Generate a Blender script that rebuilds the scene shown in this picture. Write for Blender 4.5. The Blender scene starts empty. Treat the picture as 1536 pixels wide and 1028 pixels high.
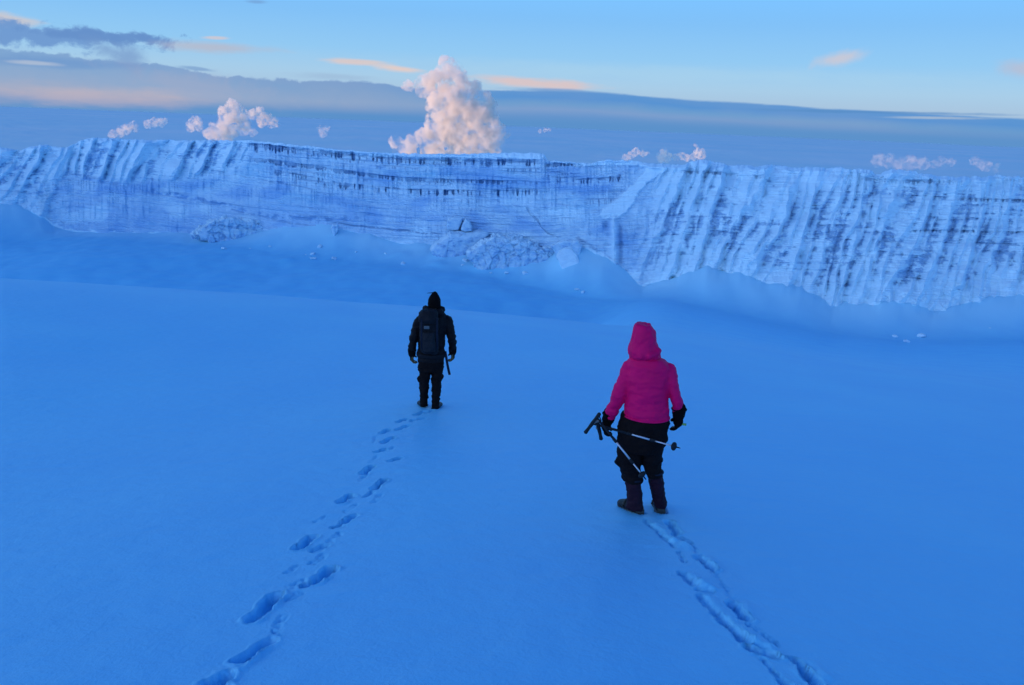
import bpy, bmesh, math, random
import numpy as np
from mathutils import Matrix, Vector

sc = bpy.context.scene
# ------------------------------------------------------------------ camera
F = 1230.0                       # focal length in pixels of the 1536 px wide photograph
PITCH = math.radians(15.1)
ROLL = math.radians(2.3)
RM = np.array((Matrix.Rotation(math.radians(90) - PITCH, 3, 'X') @ Matrix.Rotation(ROLL, 3, 'Z')))
cam_d = bpy.data.cameras.new('camera')
cam = bpy.data.objects.new('camera', cam_d)
sc.collection.objects.link(cam)
cam.matrix_world = Matrix(RM.tolist()).to_4x4()
cam_d.sensor_width = 36.0
cam_d.lens = F / 1536.0 * 36.0
cam_d.clip_start = 0.1
cam_d.clip_end = 600000.0
sc.camera = cam
# ------------------------------------------------------------------ view
sc.view_settings.view_transform = 'Standard'
sc.view_settings.look = 'None'
sc.view_settings.exposure = 0.0
sc.view_settings.gamma = 1.0
sc.cycles.use_denoising = True
sc.cycles.max_bounces = 8
sc.cycles.diffuse_bounces = 3
sc.cycles.volume_bounces = 5
sc.cycles.volume_max_steps = 64
sc.cycles.use_adaptive_sampling = True
sc.cycles.adaptive_threshold = 0.02


def ray(px, py):
    d = RM @ np.array([(px - 768.0) / F, (514.0 - py) / F, -1.0])
    return d / np.linalg.norm(d)


def az_tan(px, py):
    d = ray(px, py)
    return math.atan2(d[0], d[1]), d[2] / math.hypot(d[0], d[1])


def project(X, Y, Z):
    v = np.stack([X, Y, Z], -1) @ RM          # = RM^T * v
    return 768 + F * v[..., 0] / -v[..., 2], 514 - F * v[..., 1] / -v[..., 2]


# ------------------------------------------------------------------ world + sun
SUN_AZ = math.radians(-118)      # measured from +Y towards +X: low in the left rear
SUN_EL = math.radians(3.2)
SUNV = Vector((math.sin(SUN_AZ) * math.cos(SUN_EL), math.cos(SUN_AZ) * math.cos(SUN_EL), math.sin(SUN_EL)))


def lin(r, g, b):
    f = lambda c: (c / 255 / 12.92) if c / 255 <= 0.04045 else ((c / 255 + 0.055) / 1.055) ** 2.4
    return (f(r), f(g), f(b), 1.0)


world = bpy.data.worlds.new("World")
sc.world = world
world.use_nodes = True
WN = world.node_tree.nodes
WL = world.node_tree.links
WN.clear()


def wn(kind, **kw):
    n = WN.new(kind)
    for k, v in kw.items():
        setattr(n, k, v)
    return n


def wset(sock, v):
    if isinstance(v, (int, float)):
        sock.default_value = v
    elif isinstance(v, tuple):
        sock.default_value = v
    else:
        WL.new(v, sock)


def wm(op, a, b=None, c=None, clamp=False):
    n = wn('ShaderNodeMath', operation=op, use_clamp=clamp)
    wset(n.inputs[0], a)
    if b is not None:
        wset(n.inputs[1], b)
    if c is not None:
        wset(n.inputs[2], c)
    return n.outputs[0]


def wsmooth(x, lo, hi, a=0.0, b=1.0):
    n = wn('ShaderNodeMapRange', interpolation_type='SMOOTHSTEP')
    wset(n.inputs[0], x)
    n.inputs[1].default_value = lo
    n.inputs[2].default_value = hi
    n.inputs[3].default_value = a
    n.inputs[4].default_value = b
    return n.outputs[0]


def wramp(x, lo, hi, stops):
    mr = wn('ShaderNodeMapRange')
    wset(mr.inputs[0], x)
    mr.inputs[1].default_value = lo
    mr.inputs[2].default_value = hi
    r = wn('ShaderNodeValToRGB')
    WL.new(mr.outputs[0], r.inputs[0])
    cr = r.color_ramp
    while len(cr.elements) < len(stops):
        cr.elements.new(0.5)
    for e, (p, c) in zip(cr.elements, stops):
        e.position = (p - lo) / (hi - lo)
        e.color = c
    return r.outputs[0]


def wmix(f, a, b):
    n = wn('ShaderNodeMix', data_type='RGBA')
    wset(n.inputs[0], f)
    wset(n.inputs[6], a)
    wset(n.inputs[7], b)
    return n.outputs[2]


def wnoise(vec, scale, detail=4, rough=0.55, dist=0.0):
    n = wn('ShaderNodeTexNoise')
    WL.new(vec, n.inputs['Vector'])
    n.inputs['Scale'].default_value = scale
    n.inputs['Detail'].default_value = detail
    n.inputs['Roughness'].default_value = rough
    n.inputs['Distortion'].default_value = dist
    return n.outputs[0]


tc = wn('ShaderNodeTexCoord')
sp = wn('ShaderNodeSeparateXYZ')
WL.new(tc.outputs['Generated'], sp.inputs[0])
DX, DY, DZ = sp.outputs
hor = wm('SQRT', wm('ADD', wm('MULTIPLY', DX, DX), wm('MULTIPLY', DY, DY)))
hor = wm('MAXIMUM', hor, 1e-4)
AZ = wm('MULTIPLY', wm('ARCTAN2', DX, DY), 57.29578)           # degrees from +Y
ELV = wm('MULTIPLY', wm('ARCTAN2', DZ, hor), 57.29578)         # degrees


def deg(px, py):
    a, t = az_tan(px, py)
    return math.degrees(a), math.degrees(math.atan(t))


cv = wn('ShaderNodeCombineXYZ')
wset(cv.inputs[0], wm('MULTIPLY', AZ, 0.22))
wset(cv.inputs[1], ELV)
cv2 = wn('ShaderNodeCombineXYZ')
wset(cv2.inputs[0], AZ)
wset(cv2.inputs[1], wm('MULTIPLY', ELV, 1.3))
nz1 = wm('SUBTRACT', wnoise(cv.outputs[0], 1.1, 6, 0.6), 0.5)
nz2 = wm('SUBTRACT', wnoise(cv2.outputs[0], 0.8, 6, 0.6, 0.4), 0.5)
nz3 = wm('SUBTRACT', wnoise(cv.outputs[0], 0.35, 3, 0.5), 0.5)

# clear sky of the dusk, by elevation
base = wramp(ELV, 0, 90, [
    (0, lin(150, 180, 215)), (1.4, lin(172, 200, 228)), (2.6, lin(172, 211, 240)), (4.2, lin(150, 207, 250)),
    (6.5, lin(132, 198, 255)), (12, (0.18, 0.64, 1.32, 1)), (24, (0.07, 0.43, 1.25, 1)), (45, (0.002, 0.062, 0.42, 1)), (90, (0.001, 0.030, 0.26, 1))])
# band of haze-grey cloud deck hugging the horizon
edge_pts = [(0, 72), (100, 82), (240, 97), (300, 107), (400, 118), (540, 122), (620, 130), (720, 134), (860, 137),
            (1000, 147), (1130, 155), (1300, 166), (1536, 177)]
ep = [deg(*p) for p in edge_pts]
ev = [(-180, 3.2)] + [(a, e) for a, e in ep] + [(60, 1.0), (180, 2.0)]
edge = wn('ShaderNodeFloatCurve')
c = edge.mapping.curves[0]
c.points[0].location = (0, ev[0][1] / 5)
c.points[-1].location = (1, ev[-1][1] / 5)
for a, e in ev[1:-1]:
    c.points.new((a + 180) / 360, e / 5)
edge.mapping.update()
wset(edge.inputs['Value'], wm('DIVIDE', wm('ADD', AZ, 180), 360))
top = wm('MULTIPLY', edge.outputs[0], 5.0)
below = wm('SUBTRACT', wm('ADD', top, wm('ADD', wm('MULTIPLY', nz1, 0.35), wm('MULTIPLY', nz2, wsmooth(AZ, 5, -18, 0.0, 0.9)))), ELV)       # >0 inside the deck
deck_right = wramp(below, -0.2, 2.0, [(-0.2, lin(84, 150, 216)), (0.45, lin(76, 146, 217)), (0.85, lin(104, 158, 213)), (1.2, lin(122, 160, 212)), (1.7, lin(104, 152, 212))])
deck_left = wramp(below, -0.2, 4.5, [(-0.2, lin(120, 160, 212)), (0.5, lin(122, 164, 212)), (1.4, lin(140, 170, 210)), (2.2, lin(172, 176, 200)), (2.9, lin(196, 184, 196)), (3.4, lin(160, 172, 204)), (4.3, lin(110, 152, 208))])
lr = wsmooth(AZ, -14, 3)
deck = wmix(lr, deck_left, deck_right)
deck_soft = wmix(wsmooth(nz3, -0.2, 0.25, 0.0, 0.35), deck, lin(150, 168, 205))
deck_soft = wmix(wsmooth(ELV, 0.85, -0.10), deck_soft, lin(86, 146, 209))
dm = wm('MULTIPLY', wsmooth(below, -0.06, 0.12), wsmooth(ELV, -0.3, 0.0, 1.0, 1.0))
sky = wmix(wm('MULTIPLY', dm, wsmooth(AZ, -27, -8, 0.88, 1.0)), base, deck_soft)


def streak(sky, px0, py0, px1, py1, half, col, amount, soft=0.6, noise=nz1, namp=1.0):
    """elongated cloud between two directions of the sky, half = half thickness in degrees"""
    a0, e0 = deg(px0, py0)
    a1, e1 = deg(px1, py1)
    L = max(math.hypot(a1 - a0, e1 - e0), 1e-3)
    ca, sa = (a1 - a0) / L, (e1 - e0) / L
    u = wm('SUBTRACT', AZ, (a0 + a1) / 2)
    v = wm('SUBTRACT', ELV, (e0 + e1) / 2)
    s = wm('ADD', wm('MULTIPLY', u, ca), wm('MULTIPLY', v, sa))
    t = wm('ADD', wm('MULTIPLY', u, -sa), wm('MULTIPLY', v, ca))
    s = wm('DIVIDE', s, L / 2)
    t = wm('DIVIDE', t, half)
    d = wm('SQRT', wm('ADD', wm('MULTIPLY', s, s), wm('MULTIPLY', t, t)))
    d = wm('ADD', d, wm('MULTIPLY', noise, 2.2 * namp))
    m = wsmooth(d, 1.0 + soft * 0.5, 1.0 - soft)
    return wmix(wm('MULTIPLY', m, amount), sky, col)


DARKC = lin(112, 152, 205)
PEACH = lin(232, 205, 200)
LIGHTC = lin(190, 215, 232)
for a in [
    (-60, 24, 60, 34, 0.35, lin(214, 206, 208), 0.8),
    (-120, 44, 230, 62, 0.62, lin(112, 156, 214), 0.95, 0.5, nz2, 1.5),
    (60, 48, 270, 62, 0.35, lin(104, 148, 208), 0.95, 0.5, nz2, 1.4),
    (230, 66, 400, 76, 0.35, lin(190, 190, 205), 0.75, 0.9),
    (300, 56, 345, 58, 0.12, lin(224, 206, 206), 0.7),
    (190, 64, 200, 108, 0.9, lin(124, 160, 210), 0.75, 0.9, nz2, 0.8),
    (130, 62, 190, 86, 0.5, lin(124, 160, 210), 0.7, 0.9, nz2, 0.8),
    (-60, 86, 210, 100, 0.3, lin(108, 152, 210), 0.6, 0.8),
    (10, 92, 90, 97, 0.13, lin(196, 206, 222), 0.6),
    (-60, 142, 330, 150, 0.55, lin(206, 186, 194), 0.55, 0.9),
    (180, 110, 420, 150, 0.8, lin(166, 176, 206), 0.5, 0.9, nz2),
    (270, 100, 320, 106, 0.12, lin(110, 150, 205), 0.6),
    (484, 90, 585, 96, 0.20, lin(226, 206, 204), 0.95, 0.7),
    (560, 99, 640, 108, 0.22, lin(236, 210, 202), 0.9, 0.7),
    (440, 112, 560, 118, 0.2, lin(160, 190, 222), 0.6, 0.8),
    (708, 118, 905, 132, 0.34, lin(224, 202, 204), 0.95, 0.7),
    (770, 133, 920, 140, 0.14, lin(96, 150, 212), 0.7, 0.8),
    (1215, 96, 1300, 82, 0.42, lin(214, 206, 214), 0.8, 0.9, nz2, 0.6),
    (1495, 100, 1570, 108, 0.5, lin(190, 194, 214), 0.75, 0.9, nz2, 0.6),
    (1120, 164, 1480, 172, 0.10, lin(84, 142, 204), 0.8, 0.8),
    (1330, 176, 1480, 178, 0.09, lin(178, 196, 216), 0.7, 0.8),
    (370, 2, 400, 4, 0.10, lin(120, 170, 225), 0.8, 0.8),
    (560, 92, 1400, 118, 0.5, lin(178, 218, 242), 0.35, 0.9),
]:
    sky = streak(sky, *a)
# broad bluish glow added to the unseen rear-left sky to brighten the cliff
dotp = wn('ShaderNodeVectorMath', operation='DOT_PRODUCT')
WL.new(tc.outputs['Generated'], dotp.inputs[0])
gd = Vector((math.sin(SUN_AZ - 0.2) * 0.96, math.cos(SUN_AZ - 0.2) * 0.96, 0.28)).normalized()
dotp.inputs[1].default_value = gd
glow = wsmooth(dotp.outputs['Value'], 0.0, 1.0)
glow = wm('MULTIPLY', glow, wsmooth(ELV, 55, 12))
sky = wmix(glow, sky, (0.98, 1.62, 2.55, 1))
nish = wn('ShaderNodeTexSky', sky_type='NISHITA')
nish.sun_disc = False
nish.sun_elevation = SUN_EL
nish.sun_rotation = SUN_AZ
nish.altitude = 5700
bg1 = wn('ShaderNodeBackground')
WL.new(nish.outputs[0], bg1.inputs[0])
bg1.inputs[1].default_value = 0.005
bg2 = wn('ShaderNodeBackground')
WL.new(sky, bg2.inputs[0])
bg2.inputs[1].default_value = 0.92
ad = wn('ShaderNodeAddShader')
WL.new(bg1.outputs[0], ad.inputs[0])
WL.new(bg2.outputs[0], ad.inputs[1])
wo = wn('ShaderNodeOutputWorld')
WL.new(ad.outputs[0], wo.inputs[0])

sun_d = bpy.data.lights.new('sun', 'SUN')
sun_d.energy = 5.0
sun_d.angle = math.radians(0.5)
sun_d.color = (1.0, 0.52, 0.20)
sun = bpy.data.objects.new('sun', sun_d)
sc.collection.objects.link(sun)
sun.rotation_euler = SUNV.to_track_quat('Z', 'Y').to_euler()

# ------------------------------------------------------------------ noise
_rng = np.random.RandomState(7)
_perm = np.concatenate([_rng.permutation(4096)] * 2)
_g2 = np.stack([np.cos(np.linspace(0, 2 * np.pi, 4096, endpoint=False)), np.sin(np.linspace(0, 2 * np.pi, 4096, endpoint=False))], -1)[_rng.permutation(4096)]
_g3 = _rng.normal(size=(4096, 3))
_g3 /= np.linalg.norm(_g3, axis=1)[:, None]


def perlin2(x, y):
    xi = np.floor(x).astype(np.int64)
    yi = np.floor(y).astype(np.int64)
    xf = x - xi
    yf = y - yi
    u = xf ** 3 * (xf * (xf * 6 - 15) + 10)
    v = yf ** 3 * (yf * (yf * 6 - 15) + 10)

    def g(ix, iy, fx, fy):
        gg = _g2[_perm[(_perm[ix & 4095] + iy) & 4095]]
        return gg[..., 0] * fx + gg[..., 1] * fy
    a = g(xi, yi, xf, yf)
    b = g(xi + 1, yi, xf - 1, yf)
    c_ = g(xi, yi + 1, xf, yf - 1)
    d = g(xi + 1, yi + 1, xf - 1, yf - 1)
    return ((a + (b - a) * u) * (1 - v) + (c_ + (d - c_) * u) * v) * 1.4


def perlin3(p):
    i = np.floor(p).astype(np.int64)
    f = p - i
    w = f ** 3 * (f * (f * 6 - 15) + 10)
    out = 0
    for dx in (0, 1):
        for dy in (0, 1):
            for dz in (0, 1):
                h = _perm[(_perm[(_perm[(i[..., 0] + dx) & 4095] + i[..., 1] + dy) & 4095] + i[..., 2] + dz) & 4095]
                gg = _g3[h]
                dd = gg[..., 0] * (f[..., 0] - dx) + gg[..., 1] * (f[..., 1] - dy) + gg[..., 2] * (f[..., 2] - dz)
                ww = (w[..., 0] if dx else 1 - w[..., 0]) * (w[..., 1] if dy else 1 - w[..., 1]) * (w[..., 2] if dz else 1 - w[..., 2])
                out = out + dd * ww
    return out * 1.5


def fbm2(x, y, o=4, g=0.5):
    r = 0
    a = 1.0
    for k in range(o):
        r = r + a * perlin2(x * 2 ** k + 17.3 * k, y * 2 ** k - 9.1 * k)
        a *= g
    return r


def fbm3(p, o=4, g=0.5):
    r = 0
    a = 1.0
    for k in range(o):
        r = r + a * perlin3(p * 2 ** k + 11.7 * k)
        a *= g
    return r


def ridged2(x, y, o=4, g=0.55):
    r = 0
    a = 1.0
    s = 0
    for k in range(o):
        r = r + a * (1 - np.abs(perlin2(x * 2 ** k + 31.3 * k, y * 2 ** k + 5.1 * k)) * 1.8)
        s += a
        a *= g
    return r / s


def sstep(x, a, b):
    t = np.clip((x - a) / (b - a), 0, 1)
    return t * t * (3 - 2 * t)


# ------------------------------------------------------------------ materials
def mat(name, base=(0.8, 0.8, 0.8), rough=0.6, spec=0.3, metal=0.0, sheen=0.0, bump=None, mottle=0.0, sss=0.0):
    m = bpy.data.materials.new(name)
    m.use_nodes = True
    nt = m.node_tree
    b = nt.nodes['Principled BSDF']
    b.inputs['Base Color'].default_value = (*base, 1)
    b.inputs['Roughness'].default_value = rough
    b.inputs['Specular IOR Level'].default_value = spec
    b.inputs['Metallic'].default_value = metal
    b.inputs['Sheen Weight'].default_value = sheen
    tcn = nt.nodes.new('ShaderNodeTexCoord')
    if mottle:
        n = nt.nodes.new('ShaderNodeTexNoise')
        n.inputs['Scale'].default_value = 9
        n.inputs['Detail'].default_value = 5
        nt.links.new(tcn.outputs['Object'], n.inputs['Vector'])
        r = nt.nodes.new('ShaderNodeValToRGB')
        r.color_ramp.elements[0].position = 0.3
        r.color_ramp.elements[1].position = 0.7
        r.color_ramp.elements[0].color = (*[c_ * (1 - mottle) for c_ in base], 1)
        r.color_ramp.elements[1].color = (*[min(1, c_ * (1 + mottle)) for c_ in base], 1)
        nt.links.new(n.outputs[0], r.inputs[0])
        nt.links.new(r.outputs[0], b.inputs['Base Color'])
    if bump:
        scale, dist = bump
        n = nt.nodes.new('ShaderNodeTexNoise')
        n.inputs['Scale'].default_value = scale
        n.inputs['Detail'].default_value = 4
        nt.links.new(tcn.outputs['Object'], n.inputs['Vector'])
        bp = nt.nodes.new('ShaderNodeBump')
        bp.inputs['Distance'].default_value = dist
        bp.inputs['Strength'].default_value = 0.8
        nt.links.new(n.outputs[0], bp.inputs['Height'])
        nt.links.new(bp.outputs[0], b.inputs['Normal'])
    return m


SNOW = (0.225, 0.70, 0.97)  # white snow, with the blue of the dusk light tinted into its colour


def snow_material():
    m = bpy.data.materials.new('snow')
    m.use_nodes = True
    nt = m.node_tree
    N, L = nt.nodes, nt.links
    b = N['Principled BSDF']
    b.inputs['Roughness'].default_value = 0.52
    b.inputs['Specular IOR Level'].default_value = 0.7
    g = N.new('ShaderNodeNewGeometry')
    n1 = N.new('ShaderNodeTexNoise')
    n1.inputs['Scale'].default_value = 0.35
    n1.inputs['Detail'].default_value = 7
    L.new(g.outputs['Position'], n1.inputs['Vector'])
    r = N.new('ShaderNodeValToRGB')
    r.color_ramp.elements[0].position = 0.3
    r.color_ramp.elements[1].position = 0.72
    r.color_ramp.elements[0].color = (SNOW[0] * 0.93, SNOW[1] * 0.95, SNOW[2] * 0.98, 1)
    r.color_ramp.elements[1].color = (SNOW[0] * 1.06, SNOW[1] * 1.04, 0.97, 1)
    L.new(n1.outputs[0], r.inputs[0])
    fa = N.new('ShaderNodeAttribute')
    fa.attribute_name = 'apron_pale'
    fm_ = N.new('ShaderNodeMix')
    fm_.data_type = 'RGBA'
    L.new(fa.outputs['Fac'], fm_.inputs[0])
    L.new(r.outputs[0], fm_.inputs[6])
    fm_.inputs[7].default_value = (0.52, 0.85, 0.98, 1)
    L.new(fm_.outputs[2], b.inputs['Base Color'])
    n2 = N.new('ShaderNodeTexNoise')
    n2.inputs['Scale'].default_value = 38
    n2.inputs['Detail'].default_value = 5
    n2.inputs['Roughness'].default_value = 0.65
    L.new(g.outputs['Position'], n2.inputs['Vector'])
    n3 = N.new('ShaderNodeTexNoise')
    n3.inputs['Scale'].default_value = 5
    n3.inputs['Detail'].default_value = 4
    L.new(g.outputs['Position'], n3.inputs['Vector'])
    b2 = N.new('ShaderNodeBump')
    b2.inputs['Distance'].default_value = 0.009
    b2.inputs['Strength'].default_value = 0.7
    L.new(n2.outputs[0], b2.inputs['Height'])
    b3 = N.new('ShaderNodeBump')
    b3.inputs['Distance'].default_value = 0.04
    b3.inputs['Strength'].default_value = 0.5
    L.new(n3.outputs[0], b3.inputs['Height'])
    L.new(b2.outputs[0], b3.inputs['Normal'])
    L.new(b3.outputs[0], b.inputs['Normal'])
    return m


M_SNOW = snow_material()


def grid_mesh(name, P, material, wrap=False, kind=None, label=None, cat=None, attrs=None, smooth=True):
    nr, nc = P.shape[:2]
    me = bpy.data.meshes.new(name)
    me.vertices.add(nr * nc)
    me.vertices.foreach_set('co', P.reshape(-1).astype(np.float32))
    cols = nc if wrap else nc - 1
    i, j = np.meshgrid(np.arange(nr - 1), np.arange(cols), indexing='ij')
    j2 = (j + 1) % nc
    q = np.stack([i * nc + j, i * nc + j2, (i + 1) * nc + j2, (i + 1) * nc + j], -1).reshape(-1, 4)
    nf = len(q)
    me.loops.add(nf * 4)
    me.loops.foreach_set('vertex_index', q.reshape(-1).astype(np.int32))
    me.polygons.add(nf)
    me.polygons.foreach_set('loop_start', (np.arange(nf) * 4).astype(np.int32))
    me.polygons.foreach_set('loop_total', np.full(nf, 4, np.int32))
    me.polygons.foreach_set('use_smooth', np.full(nf, smooth, bool))
    me.update(calc_edges=True)
    if attrs:
        for k, v in attrs.items():
            at = me.attributes.new(k, 'FLOAT', 'POINT')
            at.data.foreach_set('value', v.reshape(-1).astype(np.float32))
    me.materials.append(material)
    o = bpy.data.objects.new(name, me)
    sc.collection.objects.link(o)
    if kind:
        o['kind'] = kind
    if label:
        o['label'] = label
    if cat:
        o['category'] = cat
    return o


# ------------------------------------------------------------------ terrain
PLAIN = -44.0
foot_line = [(0, 352), (150, 356), (300, 362), (420, 378), (520, 386), (640, 400), (768, 412), (840, 428), (950, 445),
             (1050, 470), (1150, 490), (1250, 508), (1350, 518), (1450, 520), (1536, 520)]
contact_line = [(0, 310), (30, 314), (60, 322), (80, 337), (110, 345), (150, 349), (280, 351), (340, 352), (420, 346), (500, 345),
                (560, 358), (620, 368), (680, 374), (760, 376), (820, 374), (850, 362), (880, 366), (905, 380), (950, 418),
                (965, 428), (1000, 420), (1030, 412), (1060, 405), (1110, 420), (1140, 426), (1200, 440), (1250, 466),
                (1300, 462), (1350, 455), (1400, 468), (1440, 460), (1480, 450), (1536, 440)]
top_line = [(0, 222), (30, 226), (60, 217), (80, 220), (100, 222), (120, 212), (140, 207), (165, 208), (200, 210), (280, 211), (370, 211),
            (420, 215), (500, 224), (560, 229), (620, 231), (680, 232), (760, 230), (800, 230), (815, 231), (822, 241), (870, 245),
            (935, 241), (985, 246), (1003, 247), (1040, 243), (1080, 243), (1100, 248), (1140, 249), (1200, 251), (1260, 252),
            (1308, 256), (1314, 262), (1330, 258), (1372, 256), (1378, 261), (1400, 262), (1450, 267), (1500, 263), (1536, 266)]


def line_fn(pts):
    q = np.array([az_tan(*p) for p in pts])
    a, t = q[:, 0], q[:, 1]

    def f(az):
        v = np.interp(az, a, t)
        return v
    return f


f_foot, f_cont, f_top = line_fn(foot_line), line_fn(contact_line), line_fn(top_line)
_fa = np.linspace(-1.1, 1.1, 801)
_fr = PLAIN / f_foot(_fa)
k = np.ones(41) / 41
_fr = np.convolve(np.pad(_fr, 20, 'edge'), k, 'valid')


def Rfoot(az):
    return np.interp(az, _fa, _fr)


f_crest = line_fn([(0, 415), (200, 427), (400, 443), (540, 455), (768, 472), (1000, 500), (1200, 532), (1536, 580)])
APRON = 14.0


def Rbase(az):
    return Rfoot(az) + APRON


zr = np.array([0, 3, 6.2, 9, 11.9, 16, 22, 28, 35, 45, 60, 90, 130, 180, 260, 400], float)
zz = np.array([-1.65, -2.42, -3.14, -3.72, -4.24, -4.93, -5.98, -7.15, -8.9, -12.0, -18.5, -34, -56, -90, -150, -260], float)
_rs = np.linspace(0, 400, 4001)
_zs = np.interp(_rs, zr, zz)
for _ in range(3):
    kk = np.ones(31) / 31
    _zs2 = np.convolve(np.pad(_zs, 15, 'reflect', reflect_type='odd'), kk, 'valid')
    _zs = _zs2
Z30 = float(np.interp(30.0, _rs, _zs))
SDIR = (math.sin(SUN_AZ), math.cos(SUN_AZ))


def terrain(x, y, detail=True):
    r = np.hypot(x, y)
    az = np.arctan2(x, y)
    azf = np.clip(az, -1.0, 1.0)
    zn = np.interp(r, _rs, _zs)
    w = sstep(r, 9, 30)
    left = sstep(-azf, 0.0, 0.55)
    right = sstep(azf, 0.0, 0.55)
    zn = zn + w * (f_crest(azf) * 30.0 - Z30)
    # sharper lip on the left
    lip = (left + 0.08) * (sstep(r, 31, 60)) * -7.0
    zn = zn + lip
    rgt = sstep(azf, -0.14, 0.20)
    tf = f_foot(azf)
    q = np.clip((r - 30) / 135, 0, 1)
    zg = r * (f_crest(azf) + (tf - f_crest(azf)) * q ** 0.8) - 0.6 * np.sin(np.pi * q)
    zn = np.where(r > 30, zn * (1 - rgt) + zg * rgt, zn)
    # rear: rises behind the camera
    back = sstep(-np.cos(az), 0.0, 0.9)
    zn = zn * (1 - back) + back * (-1.65 + 0.22 * r * 0.5)
    zn = zn + 0.10 * perlin2(x * 0.11 + 3.3, y * 0.09) * sstep(r, 3, 16) + 0.03 * perlin2(x * 0.45, y * 0.35 + 8)
    zn = zn + 0.35 * perlin2(x * 0.035 + 1.7, y * 0.045 + 2.2) * sstep(r, 12, 30)
    rb = Rbase(azf)
    rf = Rfoot(azf)
    far = PLAIN + 1.6 * perlin2(x * 0.02, y * 0.018 + 4) + 0.6 * perlin2(x * 0.06 + 9, y * 0.05)
    far = far + 0.25 * perlin2(x * 0.2 + 9, y * 0.14)
    # apron of snow against the ice
    zc = f_cont(azf) * rb
    ton = sstep(azf, 0.08, 0.16)
    tn = perlin2(azf * 42 + 3, 0 * azf) + 0.45 * perlin2(azf * 110, 0 * azf + 4) + 0.15 * perlin2(azf * 260, 0 * azf + 8)
    t = (r - rf + 10) / (APRON + 10)
    fan = 1 + 0.45 * perlin2(azf * 26, t * 0.7 + 3) + 0.10 * perlin2(azf * 75, t * 1.1)
    t = np.clip(t, 0, 1)
    zc = zc + (ton * 0.8 * tn + (1 - ton) * 0.35 * tn) * sstep(t, 0.72, 1.0)
    up = np.clip(t ** 1.7 * fan * (1 - t) + t * t ** 1.2, 0, 1.0)
    far = far + (zc - PLAIN) * up * 1.0
    # low drifts in front of the ice in the middle
    for (px, py, wx, wy, h) in MOUNDS:
        a0, t0 = az_tan(px, py)
        r0 = PLAIN / t0
        dx = (az - a0) * r0
        dy = r - r0
        q = (dx / wx) ** 2 + (dy / wy) ** 2
        far = far + h * np.exp(-q)
    kk = 1.3
    dd = np.clip((zn - far) / (2 * 3.0), -8, 8)
    z = far + 3.0 * (np.log1p(np.exp(-np.abs(2 * dd))) / 1.0 + np.maximum(2 * dd, 0))
    # softplus blend leaves the near snow exactly where it is, the plain a touch higher
    near_only = sstep(r, 20, 60)
    z = z * near_only + zn * (1 - near_only)
    front = sstep(np.cos(az), 0.0, 0.3)
    z = np.maximum(z, -70) - 0.35 * front * np.maximum(r - rb - 45, 0)
    # unseen ridge added to the rear left, shaped to keep the place in shade
    s = x * SDIR[0] + y * SDIR[1]
    l = -x * SDIR[1] + y * SDIR[0]
    rid = 118 * sstep(s, 120, 400)
    rid = rid * (0.85 + 0.25 * perlin2(l * 0.006 + 5, s * 0.004)) * sstep(r, 60, 200)
    return z + rid * sstep(-azf, -2, 0.9)


MOUNDS = [(475, 372, 9, 5, 1.6), (440, 366, 5, 4, 1.2), (505, 366, 6, 4, 1.8), (560, 380, 8, 5, 1.0), (640, 388, 7, 4, 1.6), (600, 392, 4, 3, .7),
          (655, 402, 2.5, 2, .8), (700, 398, 8, 4, 1.4), (760, 408, 10, 4, 1.6), (880, 402, 9, 6, 1.6), (845, 418, 5, 4, 1.2),
          (796, 402, 2.6, 4, 2.6), (815, 410, 3.5, 4, -1.8), (930, 428, 8, 6, 1.0), (432, 392, 2.5, 1.5, .5), (40, 342, 12, 9, 1.8), (20, 335, 8, 6, 1.2)]


def hit(px, py, lo=0.5, hi=80.0):
    d = ray(px, py)
    h = math.hypot(d[0], d[1])
    for _ in range(50):
        m_ = (lo + hi) / 2
        x, y, z = d * (m_ / h)
        if z > float(terrain(np.array([x]), np.array([y]))[0]):
            lo = m_
        else:
            hi = m_
    return d * (lo / h)


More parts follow.
